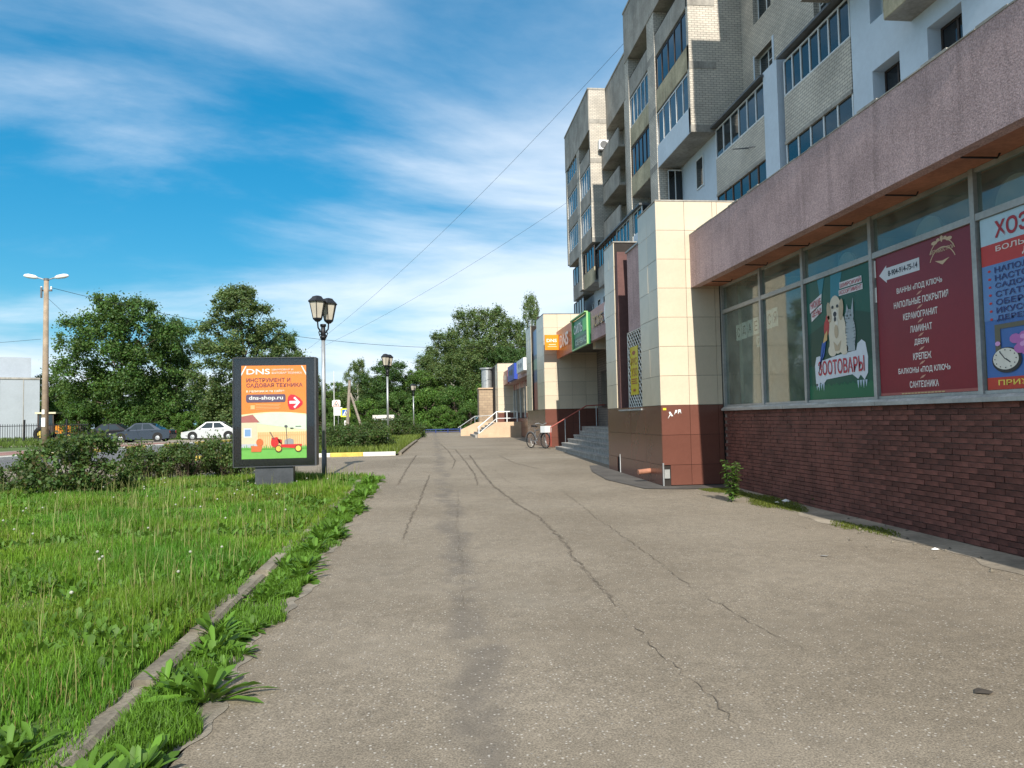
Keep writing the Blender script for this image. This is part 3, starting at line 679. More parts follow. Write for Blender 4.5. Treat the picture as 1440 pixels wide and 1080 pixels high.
Q.put('yellow_tag', [RC(-.09,.18,-.02,.225)], 1, (.75,.55,.03), t, .6)

# ------------------------------------------------------------------ electronics shop: recessed entrance, granite steps, signs, second tiled bay
CX, CY, g2 = 4.85, 31.5, gz(31.5)
es = thing('electronics_shop', 'shop with recessed entrance, sign band and cream and brown tiled bay', 'shop', (6.5, 27, gz(27)))
obj('back_wall', MB().box(7.15, 9.0, 19.26, CY, -.2, 5.6), MT['darkbrick'], es)
rows2 = rows_of(g2+.01, 1.88, 5.97, 7, 3)
obj('core_wall', MB().box(CX+.025, 9.0, CY+.025, 33.68, -.2, 5.95).box(CX+.5, 9.0, 33.68, 35.6, -.2, 5.7).box(CX+.025, 9.0, 35.6, 37.45, -.2, 5.95).box(CX+.025, CX+.5, 33.68, 35.6, -.2, 1.85), MT['backing'], es)
tiles_y(es, CY+.02, grid(CX, CX+2.4, 4), rows2)
tiles_y(es, CY+.02, grid(CX+2.4, 9.0, 3), rows2[5:7])
tiles_x(es, CX+.02, [(CY+.02, 32.1), (32.1, 32.9), (32.9, 33.68), (35.6, 36.5), (36.5, 37.45)], rows2[:7])
tiles_x(es, CX+.02, grid(CY+.02, 37.45, 5), rows2[7:])
for a, b in ((CY-.01, 33.68), (35.6, 37.46)): obj('roof_cap', MB().box(CX-.01, 9.02, a, b, 5.973, 6.0), MT['dsteel'], es)
obj('fascia', MB().box(5.45, 5.6, 19.27, 31.48, 4.08, 5.1), MT['pink'], es)
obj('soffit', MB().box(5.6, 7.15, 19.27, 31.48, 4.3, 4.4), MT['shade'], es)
obj('beam', MB().box(5.62, 7.1, 24.9, 25.3, 3.85, 4.29), MT['cream'], es)
obj('roof', MB().box(5.62, 12.4, 19.27, 31.48, 5.0, 5.08), MT['conc'], es)
for i, (a, b) in enumerate([(21.0, 22.2), (24.5, 25.6), (25.65, 26.75), (29.0, 30.4)]):
    d = obj('door' if 0 < i < 3 else 'window', MB().box(7.06, 7.14, a, b, 1.15 if 0 < i < 3 else 1.9, 3.4), MT['darkframe'], es)
    obj('pane', MB().box(7.045, 7.055, a+.1, b-.1, 1.3 if 0 < i < 3 else 2.0, 3.3), MT['glassd'], d)
obj('landing', MB().box(6.4, 7.14, 19.3, 31.4, -.1, 1.12), MT['granite'], es)
for k in range(6):
    z1 = gz(25)+.15*(k+1)-.02; x = 4.95+.25*k
    st = obj('step', MB().box(x, 6.5 if k == 5 else x+.30, 19.3, 29.6, -.1, z1), MT['granite'], es)
    for i in range(9): obj('step_slab', MB().box(x-.025, x+.30, 19.32+1.14*i, 19.32+1.14*(i+1)-.01, z1+.001, z1+.045+rnd.uniform(0,.008)), MT['granite'], st)
hz_ = gz(29)
obj('hand_rail', MB().tube([(4.8,29.85,hz_+.15),(4.8,29.85,hz_+.9),(6.3,29.85,hz_+1.75),(7.1,29.85,hz_+1.78)], .022, 8), MT['red'], es)
for x, z in ((5.4, 1.22), (6.0, 1.56), (6.7, 1.76)): obj('rail_post', MB().tube([(x,29.85,hz_),(x,29.85,hz_+z)], .018, 6), MT['steel'], es)
# vertical banner in the flank
t = thing('flank_banner', 'narrow vertical printed banner in the flank of the farther tiled bay', 'banner', (CX+.1, 34.6, 1.9))
Q = Plane((CX+.1, 35.55, 1.9), (0,-1,0), (0,0,1)); Q.slab('sheet', 1.8, 3.8, .03, pm((.10,.12,.16)), t)
Q.put('print', [RC(.05,.0,1.75,1.3)], 1, (.30,.08,.06), t); Q.put('print', [RC(.05,2.6,1.75,3.75)], 1, (.12,.25,.45), t); Q.put('print', [RC(.05,1.9,1.75,2.4)], 1, (.22,.34,.24), t); Q.put('print', [RC(.05,1.35,1.75,1.85)], 1, (.05,.08,.18), t)
# signs on the band
t = thing('orange_sign', 'large orange sign panel with white letters on the sign band', 'sign', (5.4, 29.4, 4.05))
Q = Plane((5.38, 31.35, 4.02), (0,-1,0), (0,0,1)); Q.slab('panel', 3.85, 1.15, .07, pm((.52,.12,.025)), t)
lt = Plane(Q.o+Q.n*.06, Q.u, Q.v).mesh([T('DNS', 1.15, .33, 3.0, .86, .05)], 1)
obj('lettering', lt, pm(WHITE), t)
t = thing('orange_box_sign', 'small orange box sign projecting from the sign band', 'sign', (5.1, 30.9, 4.35))
obj('case', MB().box(4.80, 5.377, 30.84, 31.0, 4.36, 5.0), pm((.75,.27,.01)), t)
Q = Plane((4.80, 30.838, 4.36), (1,0,0), (0,0,1))
Q.put('lettering', [T('DNS', .07, .33, .50, .47, .04)], 1, WHITE, t); Q.put('print', [RC(.16,.21,.46,.245), RC(.11,.13,.50,.155)], 1, (.80,.62,.40), t)
t = thing('green_sign', 'green double sign with bright green frame beside the large orange panel', 'sign', (5.3, 26, 4.0))
Q = Plane((5.36, 27.45, 4.0), (0,-1,0), (0,0,1)); Q.slab('panel', 2.65, 1.08, .08, pm((.016,.20,.06)), t)
Q.put('lower_panel', [RC(.05,.05,2.6,.42)], 1, (.008,.075,.03), t)
Q.put('lettering', [T('СИЛЬ', .2, .56, 1.75, .90, .05)], 6, WHITE, t); Q.put('lettering', [T('СЕРВИС', .35, .14, 2.3, .34, .02)], 2, (.42,.56,.46), t)
Q.put('green_block', [RC(1.8,.52,2.5,.96)], 5, (.10,.62,.06), t)
obj('frame', MB().box(5.30,5.36,24.78,24.82,4.0,5.12).box(5.24,5.36,24.83,27.47,5.09,5.13).box(5.30,5.36,27.44,27.49,4.0,5.09).box(5.29,5.355,24.83,27.44,3.97,4.02), pm((.30,.55,.22)), t)
t = thing('gold_sign', 'gold raised letters with a white emblem on the pink sign band', 'sign', (5.42, 22.5, 4.4))
Q = Plane((5.40, 24.35, 4.35), (0,-1,0), (0,0,1))
Q.put('lettering', [T('ЛОМБ', .0, .12, 1.55, .50, .05), T('АРД', 2.35, .14, 3.6, .52, .05)], 1, (.50,.28,.07), t)
Q.put('emblem', [EL(1.95,.38,.2,.27), PG((1.78,.55),(1.95,.72),(2.12,.55)), RC(1.85,.05,2.05,.2)], 1, WHITE, t)
obj('mounts', MB().box(5.405,5.448,20.9,24.2,4.5,4.53).box(5.405,5.448,20.9,24.2,4.75,4.78), MT['dsteel'], t)
# corrugated roof hatch on the shop roof
rf = thing('roof_shed', 'low shed with corrugated slate roof standing on the flat shop roof', 'shed', (6.9, 40, 5.0))
obj('wall', MB().box(6.2, 8.6, 39.2, 42.0, 4.9, 6.85), MT['shade'], rf)
co = MB(); n = 34
vs = []
for y in (39.0, 42.2):
    for i in range(n+1): vs.append((6.0+2.9*i/n, y, 7.02+.05*sin(i*pi/1.5)+(.22 if y > 40 else 0)))
co.add(vs, [(i, i+1, n+2+i, n+1+i) for i in range(n)]); co.add([(6.0,39.02,6.86),(8.9,39.02,6.86),(8.9,39.02,6.99),(6.0,39.02,6.99)], [(0,1,2,3)])
obj('roof', co, MT['slate'], rf)

# ------------------------------------------------------------------ far shop with porch
DX, DY, g3 = 4.85, 54.0, gz(54)
fs = thing('far_shop', 'farthest shop of the row with blue and white signs and white railed porch', 'shop', (6, 50, g3))
obj('plinth', MB().box(6.0, 6.3, 37.46, DY, -.1, 1.55), MT['backing'], fs)
tiles_x(fs, 6.0, grid(37.5, DY, 14), [(g3+.02, .9, MT['brown']), (.9, 1.53, MT['brown'])])
for i, y in enumerate([37.5, 40, 42.5, 45, 47.5, 50, 52.5, 53.95]): obj('mullion', MB().box(5.97, 6.05, y-.05, y+.05, 1.56, 4.0), MT['white'], fs)
for a, b in zip([37.55, 40.05, 42.55, 45.05, 47.55, 50.05, 52.55], [39.95, 42.45, 44.95, 47.45, 49.95, 52.45, 53.9]):
    obj('pane', MB().box(6.02, 6.03, a, b, 1.56, 3.55), MT['glass'], fs); obj('upper_panel', MB().box(6.0, 6.03, a, b, 3.56, 4.0), pm((.30,.09,.08)), fs)
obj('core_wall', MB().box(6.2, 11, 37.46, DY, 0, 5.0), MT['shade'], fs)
obj('fascia', MB().box(5.4, 6.2, 37.5, DY-.02, 3.95, 4.95), MT['pink'], fs)
rows3 = rows_of(g3+.01, 1.95, 5.55, 6, 3)
obj('bay_core', MB().box(DX+.025, 9, DY+.025, 60, -.1, 5.53), MT['backing'], fs)
tiles_y(fs, DY+.02, grid(DX, 6.0, 2), rows3); tiles_y(fs, DY+.02, [(6.0, 6.6), (6.6, 7.2)], rows3[4:6])
tiles_x(fs, DX+.02, grid(DY+.02, 56.2, 3), rows3)
obj('roof_cap', MB().box(DX-.01, 9, DY-.01, 60, 5.555, 5.58), MT['conc'], fs)
obj('pier', MB().box(3.75, 4.84, 58.6, 60.5, 0, 3.9), MT['tanbrick'], fs)
obj('pier_cap', MB().box(3.7, 4.86, 58.5, 60.6, 3.901, 4.0), MT['tanc'], fs)
obj('vent_drum', MB().lathe([(.42,0),(.42,1.5),(.55,1.52),(.55,1.62)], (4.45, 59.4, 4.0), 14), MT['steel'], fs, smooth=False)
for k in range(6):
    obj('step', MB().box(2.9+.28*k, 5.9 if k == 5 else 3.3+.28*k, 50.0, 56.6, .1, g3+.16*(k+1)), MT['conc'], fs)
obj('porch_wall', MB().prism([(3.05, .2), (6.0, .2), (6.0, 1.30), (4.3, 1.30), (3.05, .5)], 'y', 49.6, 49.98), MT['tanc'], fs)
obj('porch_wall', MB().prism([(2.2, .2), (4.8, .2), (4.8, 1.30), (3.4, 1.30), (2.2, .75)], 'y', 56.7, 57.0), MT['tanc'], fs)
def wrail(Y, x0, x1, x2, zb, zt, nm='railing'):
    r = obj(nm, MB().tube([(x0-.08,Y,zb-.05),(x1,Y,zt),(x2,Y,zt)], .035, 8).tube([(x0,Y,zb-.45),(x1,Y,zt-.45),(x2,Y,zt-.45)], .028, 8), MT['wpvc'], fs)
    for x, z0, z1 in ((x0, zb-.9, zb), (x1, zt-.95, zt), ((x1+x2)/2, zt-.9, zt), (x2, zt-.9, zt)):
        obj('rail_post', MB().tube([(x,Y,z0),(x,Y,z1)], .04, 8), MT['wpvc'], r)
wrail(49.79, 3.15, 4.35, 5.75, 1.0, 2.0)
obj('hand_rail', MB().tube([(2.0,56.85,.9),(3.3,56.85,1.75),(4.6,56.85,1.8)], .03, 6).tube([(2.2,56.85,.3),(2.2,56.85,1.0)], .03, 6).tube([(3.3,56.85,.9),(3.3,56.85,1.75)], .03, 6), MT['steel'], fs)
for nm, lb, a, b, z0, z1, col, x, mark in [
    ('white_sign', 'white box sign nearest the tiled bay on the far shop fascia', 40.9, 44.2, 4.2, 4.9, (.72,.73,.74), 5.12, (.30,.32,.36)),
    ('blue_sign', 'blue lettered sign on the far shop fascia', 46.2, 50.2, 4.0, 5.0, (.03,.07,.40), 5.2, (.010,.012,.03)),
    ('red_sign', 'dull red sign at the far end of the far shop fascia', 51.0, 53.7, 3.95, 4.9, (.34,.10,.09), 5.26, (.55,.45,.42))]:
    t = thing(nm, lb, 'sign', (5.3, (a+b)/2, z0)); obj('panel', MB().box(x, 5.398, a, b, z0, z1), pm(col), t)
    Q = Plane((x-.003, b, z0), (0,-(b-a),0), (0,0,z1-z0)); Q.put('print', [RC(.2,.35,.42,.7), EL(.62,.5,.16,.2)], 1, mark, t)

# ------------------------------------------------------------------ nine-storey apartment block
ap = thing('apartment_block', 'tall stepped apartment block of pale brick with stacked balconies behind the shops', 'building', (14, 35, 0))
AX, RX, FXB = 12.35, 13.7, 11.3               # white front plane, brick rear plane, balcony block plane
TOP = 24.6; SL = [8.25, 11.05, 13.85, 16.65, 19.45]
def window_x(X, y0, y1, z0, z1, fm='wpvc', n=2, parent=ap, gm='glass', bars=0):
    w_ = obj('window', MB().box(X, X+.05, y0, y0+.06, z0, z1).box(X, X+.05, y1-.06, y1, z0, z1).box(X, X+.05, y0+.06, y1-.06, z0, z0+.06).box(X, X+.05, y0+.06, y1-.06, z1-.06, z1), MT[fm], parent)
    for i in range(n):
        a = y0+.06+(y1-y0-.12)*i/n; b = y0+.06+(y1-y0-.12)*(i+1)/n
        obj('pane', MB().box(X+.02, X+.03, a, b, z0+.06, z1-.06), MT[gm], w_)
        if i: obj('window_bar', MB().box(X-.004, X+.046, a-.03, a+.03, z0+.061, z1-.061), MT[fm], w_)
        if bars or rnd.random() < .25: obj('window_bar', MB().box(X-.003, X+.045, a+.035, b-.035, z0+(z1-z0)*.62, z0+(z1-z0)*.62+.04), MT[fm], w_)
    return w_
def wall_x(name, X, th, y0, y1, z0, z1, holes, m):
    ysx = sorted({y0, y1} | {h[0] for h in holes} | {h[1] for h in holes}); zsx = sorted({z0, z1} | {h[2] for h in holes} | {h[3] for h in holes})
    mb = MB()
    for a, b in zip(ysx, ysx[1:]):
        for c, d in zip(zsx, zsx[1:]):
            if any(h[0] <= a and b <= h[1] and h[2] <= c and d <= h[3] for h in holes): continue
            mb.box(X, X+th, a, b, c, d)
    return obj(name, mb, MT[m], ap)
def bay(X, y0, y1, z, ph, pmn, glz, gt=None, n=5, depth=1.15, nx=4, under=True):
    """one balcony: slab and front panels, glazing above them"""
    b = obj('balcony', MB().box(X+.02, X+depth, y0, y1, z-.16, z), MT['conc'], ap)
    for i in range(nx):
        a = y0+(y1-y0)*i/nx; c = y0+(y1-y0)*(i+1)/nx
        obj('front_panel', MB().box(X, X+.09, a+.008, c-.008, z-.14, z+ph), MT[pmn], b)
    if glz:
        zt = gt; fm, gm = {'white': ('wpvc','glass'), 'brown': ('brownframe','glass'), 'dark': ('darkframe','glassd'), 'grey': ('conc','glass')}[glz]
        obj('window_frame', MB().box(X+.02, X+.07, y0, y1, z+ph, z+ph+.06).box(X+.02, X+.07, y0, y1, zt-.06, zt), MT[fm], b)
        for i in range(n+1):
            y = y0+.03+(y1-y0-.06)*i/n; obj('window_bar', MB().box(X+.012, X+.075, y-.03, y+.03, z+ph+.06, zt-.06), MT[fm], b)
        for i in range(n):
            a = y0+.06+(y1-y0-.06)*i/n; c = y0+(y1-y0-.06)*(i+1)/n
            obj('pane', MB().box(X+.045, X+.052, a, c, z+ph+.061, zt-.061), MT[gm], b, rot=None)
    else:
        obj('rail', MB().tube([(X+.05,y0+.05,z+ph+.12),(X+.05,y1-.05,z+ph+.12)], .02, 6), MT['darkframe'], b)
    return b
# section A: brick rear wall with windows, white plaster front, two stacks of brick balconies
holesA = [(27.6, 29.2, 15.0, 16.4), (27.6, 29.2, 17.8, 19.2), (27.6, 29.2, 12.2, 13.6), (23.2, 24.4, 15.0, 16.4), (23.2, 24.4, 17.8, 19.2), (20.4, 22.2, 15.0, 16.4), (20.4, 22.2, 17.8, 19.2), (27.6, 29.2, 20.6, 22.0)]
wall_x('brick_wall', RX, .4, 20.0, 30.4, 5.0, TOP, holesA, 'silicate')
for h in holesA: window_x(RX+.22, h[0], h[1], h[2], h[3])
obj('wall_core', MB().box(RX+.42, 24, 2, 30.4, 5.0, TOP-.1), MT['shade'], ap)
obj('plaster_reveal', MB().box(RX-.02, RX+.2, 27.45, 27.595, 14.9, 16.5).box(RX-.02, RX+.2, 29.205, 29.3, 14.9, 16.5).box(RX-.02, RX+.2, 23.05, 23.195, 14.8, 16.5), MT['plaster'], ap)
holesW = [(17.85, 19.05, 9.5, 10.95), (15.55, 16.75, 9.5, 10.95), (12.4, 13.6, 9.5, 10.95), (9.0, 10.2, 9.5, 10.95), (17.85, 19.05, 12.3, 13.75), (12.4, 13.6, 12.3, 13.75), (17.85, 19.05, 15.1, 16.5), (15.55, 16.75, 15.1, 16.5), (15.55,16.75,17.9,19.3)]
wall_x('plaster_wall', AX, .45, 2.0, 20.0, 5.0, TOP, holesW, 'plaster')
obj('wall_core', MB().box(AX+.46, RX+.42, 2.0, 19.99, 5.0, TOP-.1), MT['shade'], ap)
for h in holesW: window_x(AX+.36, h[0], h[1], h[2], h[3], 'darkframe' if h[2] < 10 else 'wpvc', 2, gm='glassd')
bay(AX-.75, 14.2, 17.33, 11.6, 1.0, 'tanp', None, depth=.75)
for z, ph, glz in ((8.25, 1.35, 'brown'), (11.05, 1.42, 'white')):
    bay(AX, 25.6, 30.37, z, ph, 'silicate', glz, z+2.72, 6, nx=1)
    bay(AX, 20.05, 24.15, z, ph, 'silicate', 'white', z+2.68 if z > 10 else z+2.78, 7 if z > 10 else 5, nx=1)
for a, b in ((25.5, 30.39), (20.02, 24.2)):
    obj('balcony_roof', MB().prism([(AX-.22, 13.82), (RX, 13.95), (RX, 14.03), (AX-.22, 13.9)], 'y', a, b), MT['dsteel'], ap)
obj('white_pier', MB().box(AX-.06, RX, 24.5, 25.58, 5.0, 14.0), MT['plaster'], ap)
obj('white_pier', MB().box(RX-.35, RX-.01, 20.9, 22.3, 14.05, TOP), MT['plaster'], ap)
obj('slab_band', MB().box(AX-.03, AX+.2, 20.05, 24.15, 10.78, 10.9).box(AX-.03, AX+.2, 25.6, 30.37, 10.83, 10.95), MT['conc'], ap)
obj('downpipe', MB().tube([(AX+.3, 24.32, 5), (AX+.3, 24.32, 14.2)], .07, 8), MT['dsteel'], ap)
obj('bracket', MB().tube([(AX+.02,27.1,11.75),(AX-.6,27.2,11.75)], .02, 5).tube([(AX+.02,26.5,11.6),(AX-.6,27.2,11.75)], .015, 5), MT['dsteel'], ap)
# blocks B and C: loggias stacked on a protruding plane, parapet on top
def block(Y0, Y1, p1a, p1b, p2a, p2b, spec1, spec2, body=True):
    if body: obj('brick_wall', MB().box(12.5, 24, Y0, Y1, 5.0, TOP-.05), MT['silicate'], ap)
    if body: obj('plaster_wall', MB().box(12.44, 12.5, Y0+.02, Y1, 5.0, 13.7), MT['plaster'], ap)
    obj('end_wall', MB().box(FXB, 12.5, Y0, Y0+.25, 13.72, TOP), MT['silicate'], ap)
    for z in SL[2:]+[22.25]: obj('slab_band', MB().box(FXB-.01, 12.51, Y0-.02, Y0+.1, z-.17, z+.15), MT['conc'], ap)
    obj('pillar', MB().box(FXB-.03, 12.5 if body else 12.34, p1a, p1b, 11.0 if body else 13.9, 21.6), MT['silicate'], ap)
    obj('pillar', MB().box(FXB-.03, 12.5, p2a, p2b, 11.0 if 20 < Y0 < 40 else 13.9, 21.6), MT['silicate'], ap)
    for z in SL[2:]:
        obj('slab_band', MB().box(FXB-.035, FXB+.1, p1a-.01, p1b+.01, z-.17, z+.15), MT['conc'], ap)
    n = 5
    for i in range(n):
        a = Y0+.02+(Y1-Y0-.02)*i/n; b = Y0+.02+(Y1-Y0-.02)*(i+1)/n
        obj('parapet_panel', MB().box(FXB-.06, FXB+.14, a+.006, b-.006, 21.6, TOP-.12), MT['conc'], ap)
    obj('parapet_cap', MB().box(FXB-.1, 12.5, Y0-.03, Y1, TOP-.12, TOP), MT['conc'], ap)
    obj('loggia_ceiling', MB().box(FXB+.14, 12.5, Y0+.25, Y1, 21.6, 21.8), MT['conc'], ap)
    for (a, b, spec) in ((Y0+.02, p1a, spec1), (p1b, p2a, spec2)):
        for (z, pmn, glz) in spec: bay(FXB, a, b, z, .92, pmn, glz, z+2.55, 5)
block(30.4, 40.6, 35.1, 36.3, 39.9, 40.6, [(13.85,'plaster','white'),(16.65,'tanp','dark'),(19.45,'conc',None)], [(13.85,'tanp','dark'),(16.65,'tanp','white'),(19.45,'conc',None)])
block(50.2, 59.4, 53.9, 54.9, 58.9, 59.4, [(13.85,'conc','white'),(16.65,'conc','white'),(19.45,'conc',None)], [(13.85,'conc','white'),(16.65,'conc','white'),(19.45,'conc','white')])
block(10.6, 20.8, 15.3, 16.5, 20.1, 20.8, [(13.85,'tanp','white'),(16.65,'tanp','dark'),(19.45,'conc',None)], [(13.85,'tanp','white'),(16.65,'tanp','white'),(19.45,'conc',None)], False)
# lower balconies and windows of the blocks
b = bay(11.72, 34.9, 36.9, 11.05, 1.0, 'wpvc', 'white', 13.55, 4, .7)
for i in range(9): obj('siding_board', MB().box(11.73, 12.43, 34.885, 34.9, 11.0+.11*i, 11.10+.11*i), MT['wpvc'], b)
obj('side_pane', MB().box(11.76, 12.4, 34.89, 34.9, 12.05, 13.5), MT['glassd'], b); obj('side_frame', MB().box(11.73,12.43,34.87,34.885,12.0,12.06).box(11.73,12.43,34.87,34.885,13.5,13.56).box(12.05,12.1,34.87,34.885,12.06,13.5), MT['wpvc'], b)
window_x(12.385, 32.0, 32.9, 11.9, 13.3, 'wpvc', 1)
bay(FXB, 38.2, 43.6, 10.3, 1.15, 'plaster', 'white', 12.75, 7); bay(FXB, 43.7, 48.6, 10.3, 1.15, 'conc', 'brown', 12.75, 7)
obj('balcony_roof', MB().box(FXB-.15, 12.6, 38.1, 48.7, 12.76, 12.86), MT['dsteel'], ap)
bay(FXB+.1, 50.3, 53.8, 11.05, .95, 'tanp', 'dark', 13.5, 4); bay(FXB+.3, 55.1, 59.0, 8.3, 1.0, 'conc', 'dark', 10.7, 4); bay(FXB+.3, 55.1, 59.0, 11.05, 1.0, 'conc', 'dark', 13.5, 4)
for y in (46.5, 49.0, 51.2, 53.0, 55.0): window_x(12.41, y, y+.9, 8.9, 10.2, 'wpvc', 1)
# recessed stair bay between the blocks
obj('brick_wall', MB().box(RX, 24, 40.6, 50.2, 5.0, TOP-.05), MT['silicate'], ap)
obj('plaster_wall', MB().box(12.42, RX, 40.6, 50.2, 5.0, 10.2), MT['plaster'], ap)
for i in range(4):
    a = 40.62+9.56*i/4; b = 40.62+9.56*(i+1)/4; obj('parapet_panel', MB().box(12.5, 12.7, a+.006, b-.006, 21.6, TOP-.12), MT['conc'], ap)
obj('parapet_cap', MB().box(12.46, RX, 40.6, 50.2, TOP-.12, TOP), MT['conc'], ap)
obj('loggia_ceiling', MB().box(12.7, RX, 40.62, 50.18, 21.6, 21.8), MT['conc'], ap)
obj('pillar', MB().box(12.52, RX, 45.0, 45.5, 13.7, 21.6), MT['silicate'], ap)
for z in (13.9, 16.4, 18.9): bay(12.1, 45.6, 50.15, z, 1.05, 'conc', None, None, 4, 1.6); window_x(RX-.06, 46.6, 48.2, z+.9, z+2.2)
for z in (13.9, 16.7, 19.4): bay(12.5, 40.65, 44.95, z, .95, 'conc', 'white', z+2.4, 5)
a_ = thing('air_conditioner', 'white air conditioner unit hung on the sunlit brick end wall of the far block', 'air conditioner', (12.2, 50.0, 20.3))
obj('case', MB().box(11.85, 12.75, 49.78, 50.17, 20.1, 20.75), MT['wpvc'], a_); obj('fan_grille', MB().lathe([(.27,0),(.25,.02)], (0,0,0), 18), MT['dsteel'], a_, loc=(12.2, 49.775, 20.42), rot=(pi/2, 0, 0))
obj('bracket', MB().box(11.95, 12.6, 49.8, 50.19, 20.03, 20.08), MT['dsteel'], a_)
obj('roof', MB().box(12.5, 24, 2.0, 59.4, TOP-.09, TOP-.02), MT['slate'], ap)
obj('far_wall', MB().box(12.5, 24, 59.4, 60.0, 5.0, TOP-.1), MT['silicate'], ap)

# ------------------------------------------------------------------ illuminated poster stand on the lawn
by = 16.3; bz = gz(by)+.045
cb_ = thing('advertising_lightbox', 'black poster stand with orange garden tool advertisement on the lawn', 'billboard', (-3.33, by, bz))
obj('foot', MB().box(-3.74, -2.95, by+.05, by+.30, bz-.1, .58), MT['graphite'], cb_)
obj('foot_plate', MB().box(-3.80, -2.89, by, by+.35, bz-.05, bz+.02), MT['graphite'], cb_)
obj('cabinet', MB().box(-4.17, -2.49, by+.03, by+.34, .585, 2.89), MT['blackgloss'], cb_)
obj('cabinet_edge', MB().box(-4.185, -4.17, by, by+.36, .575, 2.90).box(-2.49, -2.455, by, by+.36, .575, 2.90).box(-4.17, -2.49, by, by+.36, 2.89, 2.905).box(-4.17, -2.49, by, by+.36, .57, .585), MT['graphite'], cb_)
P = Plane((-4.01, by+.028, .745), (1.345, 0, 0), (0, 0, 1.985))
OR = (.80,.24,.035)
P.put('poster_sheet', [RC(0,0,1,1)], 0, OR, cb_)
P.put('sky_field', [PG(*([(0,.12),(1,.12)]+[(1-k/16, .475+.025*sin(pi*k/16)) for k in range(17)]))], 1, (.66,.72,.42), cb_)
P.put('pale_sky', [PG((.2,.38),(1,.30),(1,.46),(.75,.49),(.45,.495),(.2,.47))], 2, (.62,.76,.58), cb_)
P.put('grass_field', [PG((0,0),(1,0),(1,.125),(.5,.11),(0,.12))], 2, (.16,.46,.09), cb_)
P.put('grass_tufts', [PG((k/30,.10),(k/30+.012,.135+.012*(k % 3)),(k/30+.03,.10)) for k in range(30)], 5, (.11,.38,.06), cb_)
P.put('house_wall', [RC(0,.16,.24,.395)], 3, (.72,.60,.42), cb_); P.put('house_base', [RC(0,.12,.25,.16)], 3, (.50,.52,.58), cb_)
P.put('house_roof', [PG((0,.39),(.28,.39),(.17,.475),(.0,.455))], 4, (.42,.14,.12), cb_)
P.put('window_print', [RC(.035,.23,.155,.33)], 4, WHITE, cb_); P.put('window_glass_print', [RC(.05,.243,.14,.317)], 5, (.20,.36,.62), cb_)
P.put('fence_print', [RC(.25+.033*k,.13,.276+.033*k,.285) for k in range(23)]+[RC(.25,.245,1,.258)], 3, (.72,.44,.20), cb_)
P.put('mower_body', [PG((.46,.17),(.62,.20),(.60,.12),(.92,.10),(.93,.15),(.62,.15),(.55,.23),(.46,.22)), EL(.51,.17,.06,.05)], 6, (.60,.03,.03), cb_)
P.put('mower_engine', [PG((.66,.15),(.80,.15),(.80,.20),(.74,.215),(.66,.195))], 7, (.30,.31,.33), cb_)
P.put('mower_handle', [PG((.50,.20),(.51,.205),(.44,.29),(.43,.285)), PG((.70,.15),(.71,.15),(.69,.34),(.68,.34)), EL(.685,.345,.025,.012), RC(.75,.318,.80,.328), RC(.83,.34,.92,.345)], 7, (.10,.09,.10), cb_)
P.put('mower_wheel', [EL(.57,.105,.055,.038), EL(.875,.105,.055,.038)], 8, (.12,.06,.03), cb_); P.put('wheel_hub', [EL(.57,.105,.04,.028), EL(.875,.105,.04,.028)], 9, (.85,.52,.10), cb_)
P.put('crate_print', [PG((.15,.075),(.30,.075),(.32,.135),(.15,.14)), EL(.28,.175,.055,.04)], 6, (.62,.16,.05), cb_)
P.put('corner_fold', [PG((0,.89),(.0,.92),(.06,.995),(.08,.995)), PG((1,.92),(1,.89),(.92,.995),(.94,.995))], 2, WHITE, cb_)
P.put('lettering', [T('DNS', .08, .905, .44, .965, .035)], 3, WHITE, cb_)
P.put('lettering', [T('ЦИФРОВАЯ И', .47, .942, .80, .965, .02), T('БЫТОВАЯ ТЕХНИКА', .47, .908, .935, .931, .02)], 3, (.80,.70,.60), cb_)
P.put('lettering', [T('ИНСТРУМЕНТ И', .075, .822, .755, .866, .03), T('САДОВАЯ ТЕХНИКА', .075, .76, .945, .81, .03)], 3, (.19,.045,.06), cb_)
P.put('lettering', [T('в наличии и на сайте', .075, .712, .66, .742, .02)], 3, (.85,.78,.62), cb_)
P.put('address_box', [RR(.07,.605,.68,.69,.025)], 3, (.11,.07,.12), cb_); P.put('lettering', [T('dns-shop.ru', .115, .62, .64, .675, .045)], 4, WHITE, cb_)
P.put('arrow_badge', [PG((.72,.66),(.76,.685),(.82,.68),(.90,.645),(.945,.605),(.94,.575),(.88,.54),(.80,.52),(.74,.525),(.715,.57),(.71,.62))], 3, (.60,.015,.03), cb_)
P.put('arrow', [PG((.74,.615),(.85,.615),(.80,.645),(.825,.66),(.905,.60),(.825,.535),(.80,.55),(.85,.585),(.74,.585))], 4, WHITE, cb_)
P.put('small_print', [RC(.22,.578-.016*k,.60-.02*(k % 2),.583-.016*k) for k in range(4)]+[RC(.14,.53,.205,.575)], 3, (.85,.48,.20), cb_)
obj('glass_sheet', MB().box(-4.165, -2.495, by+.001, by+.006, .59, 2.885), MT['clear'], cb_)

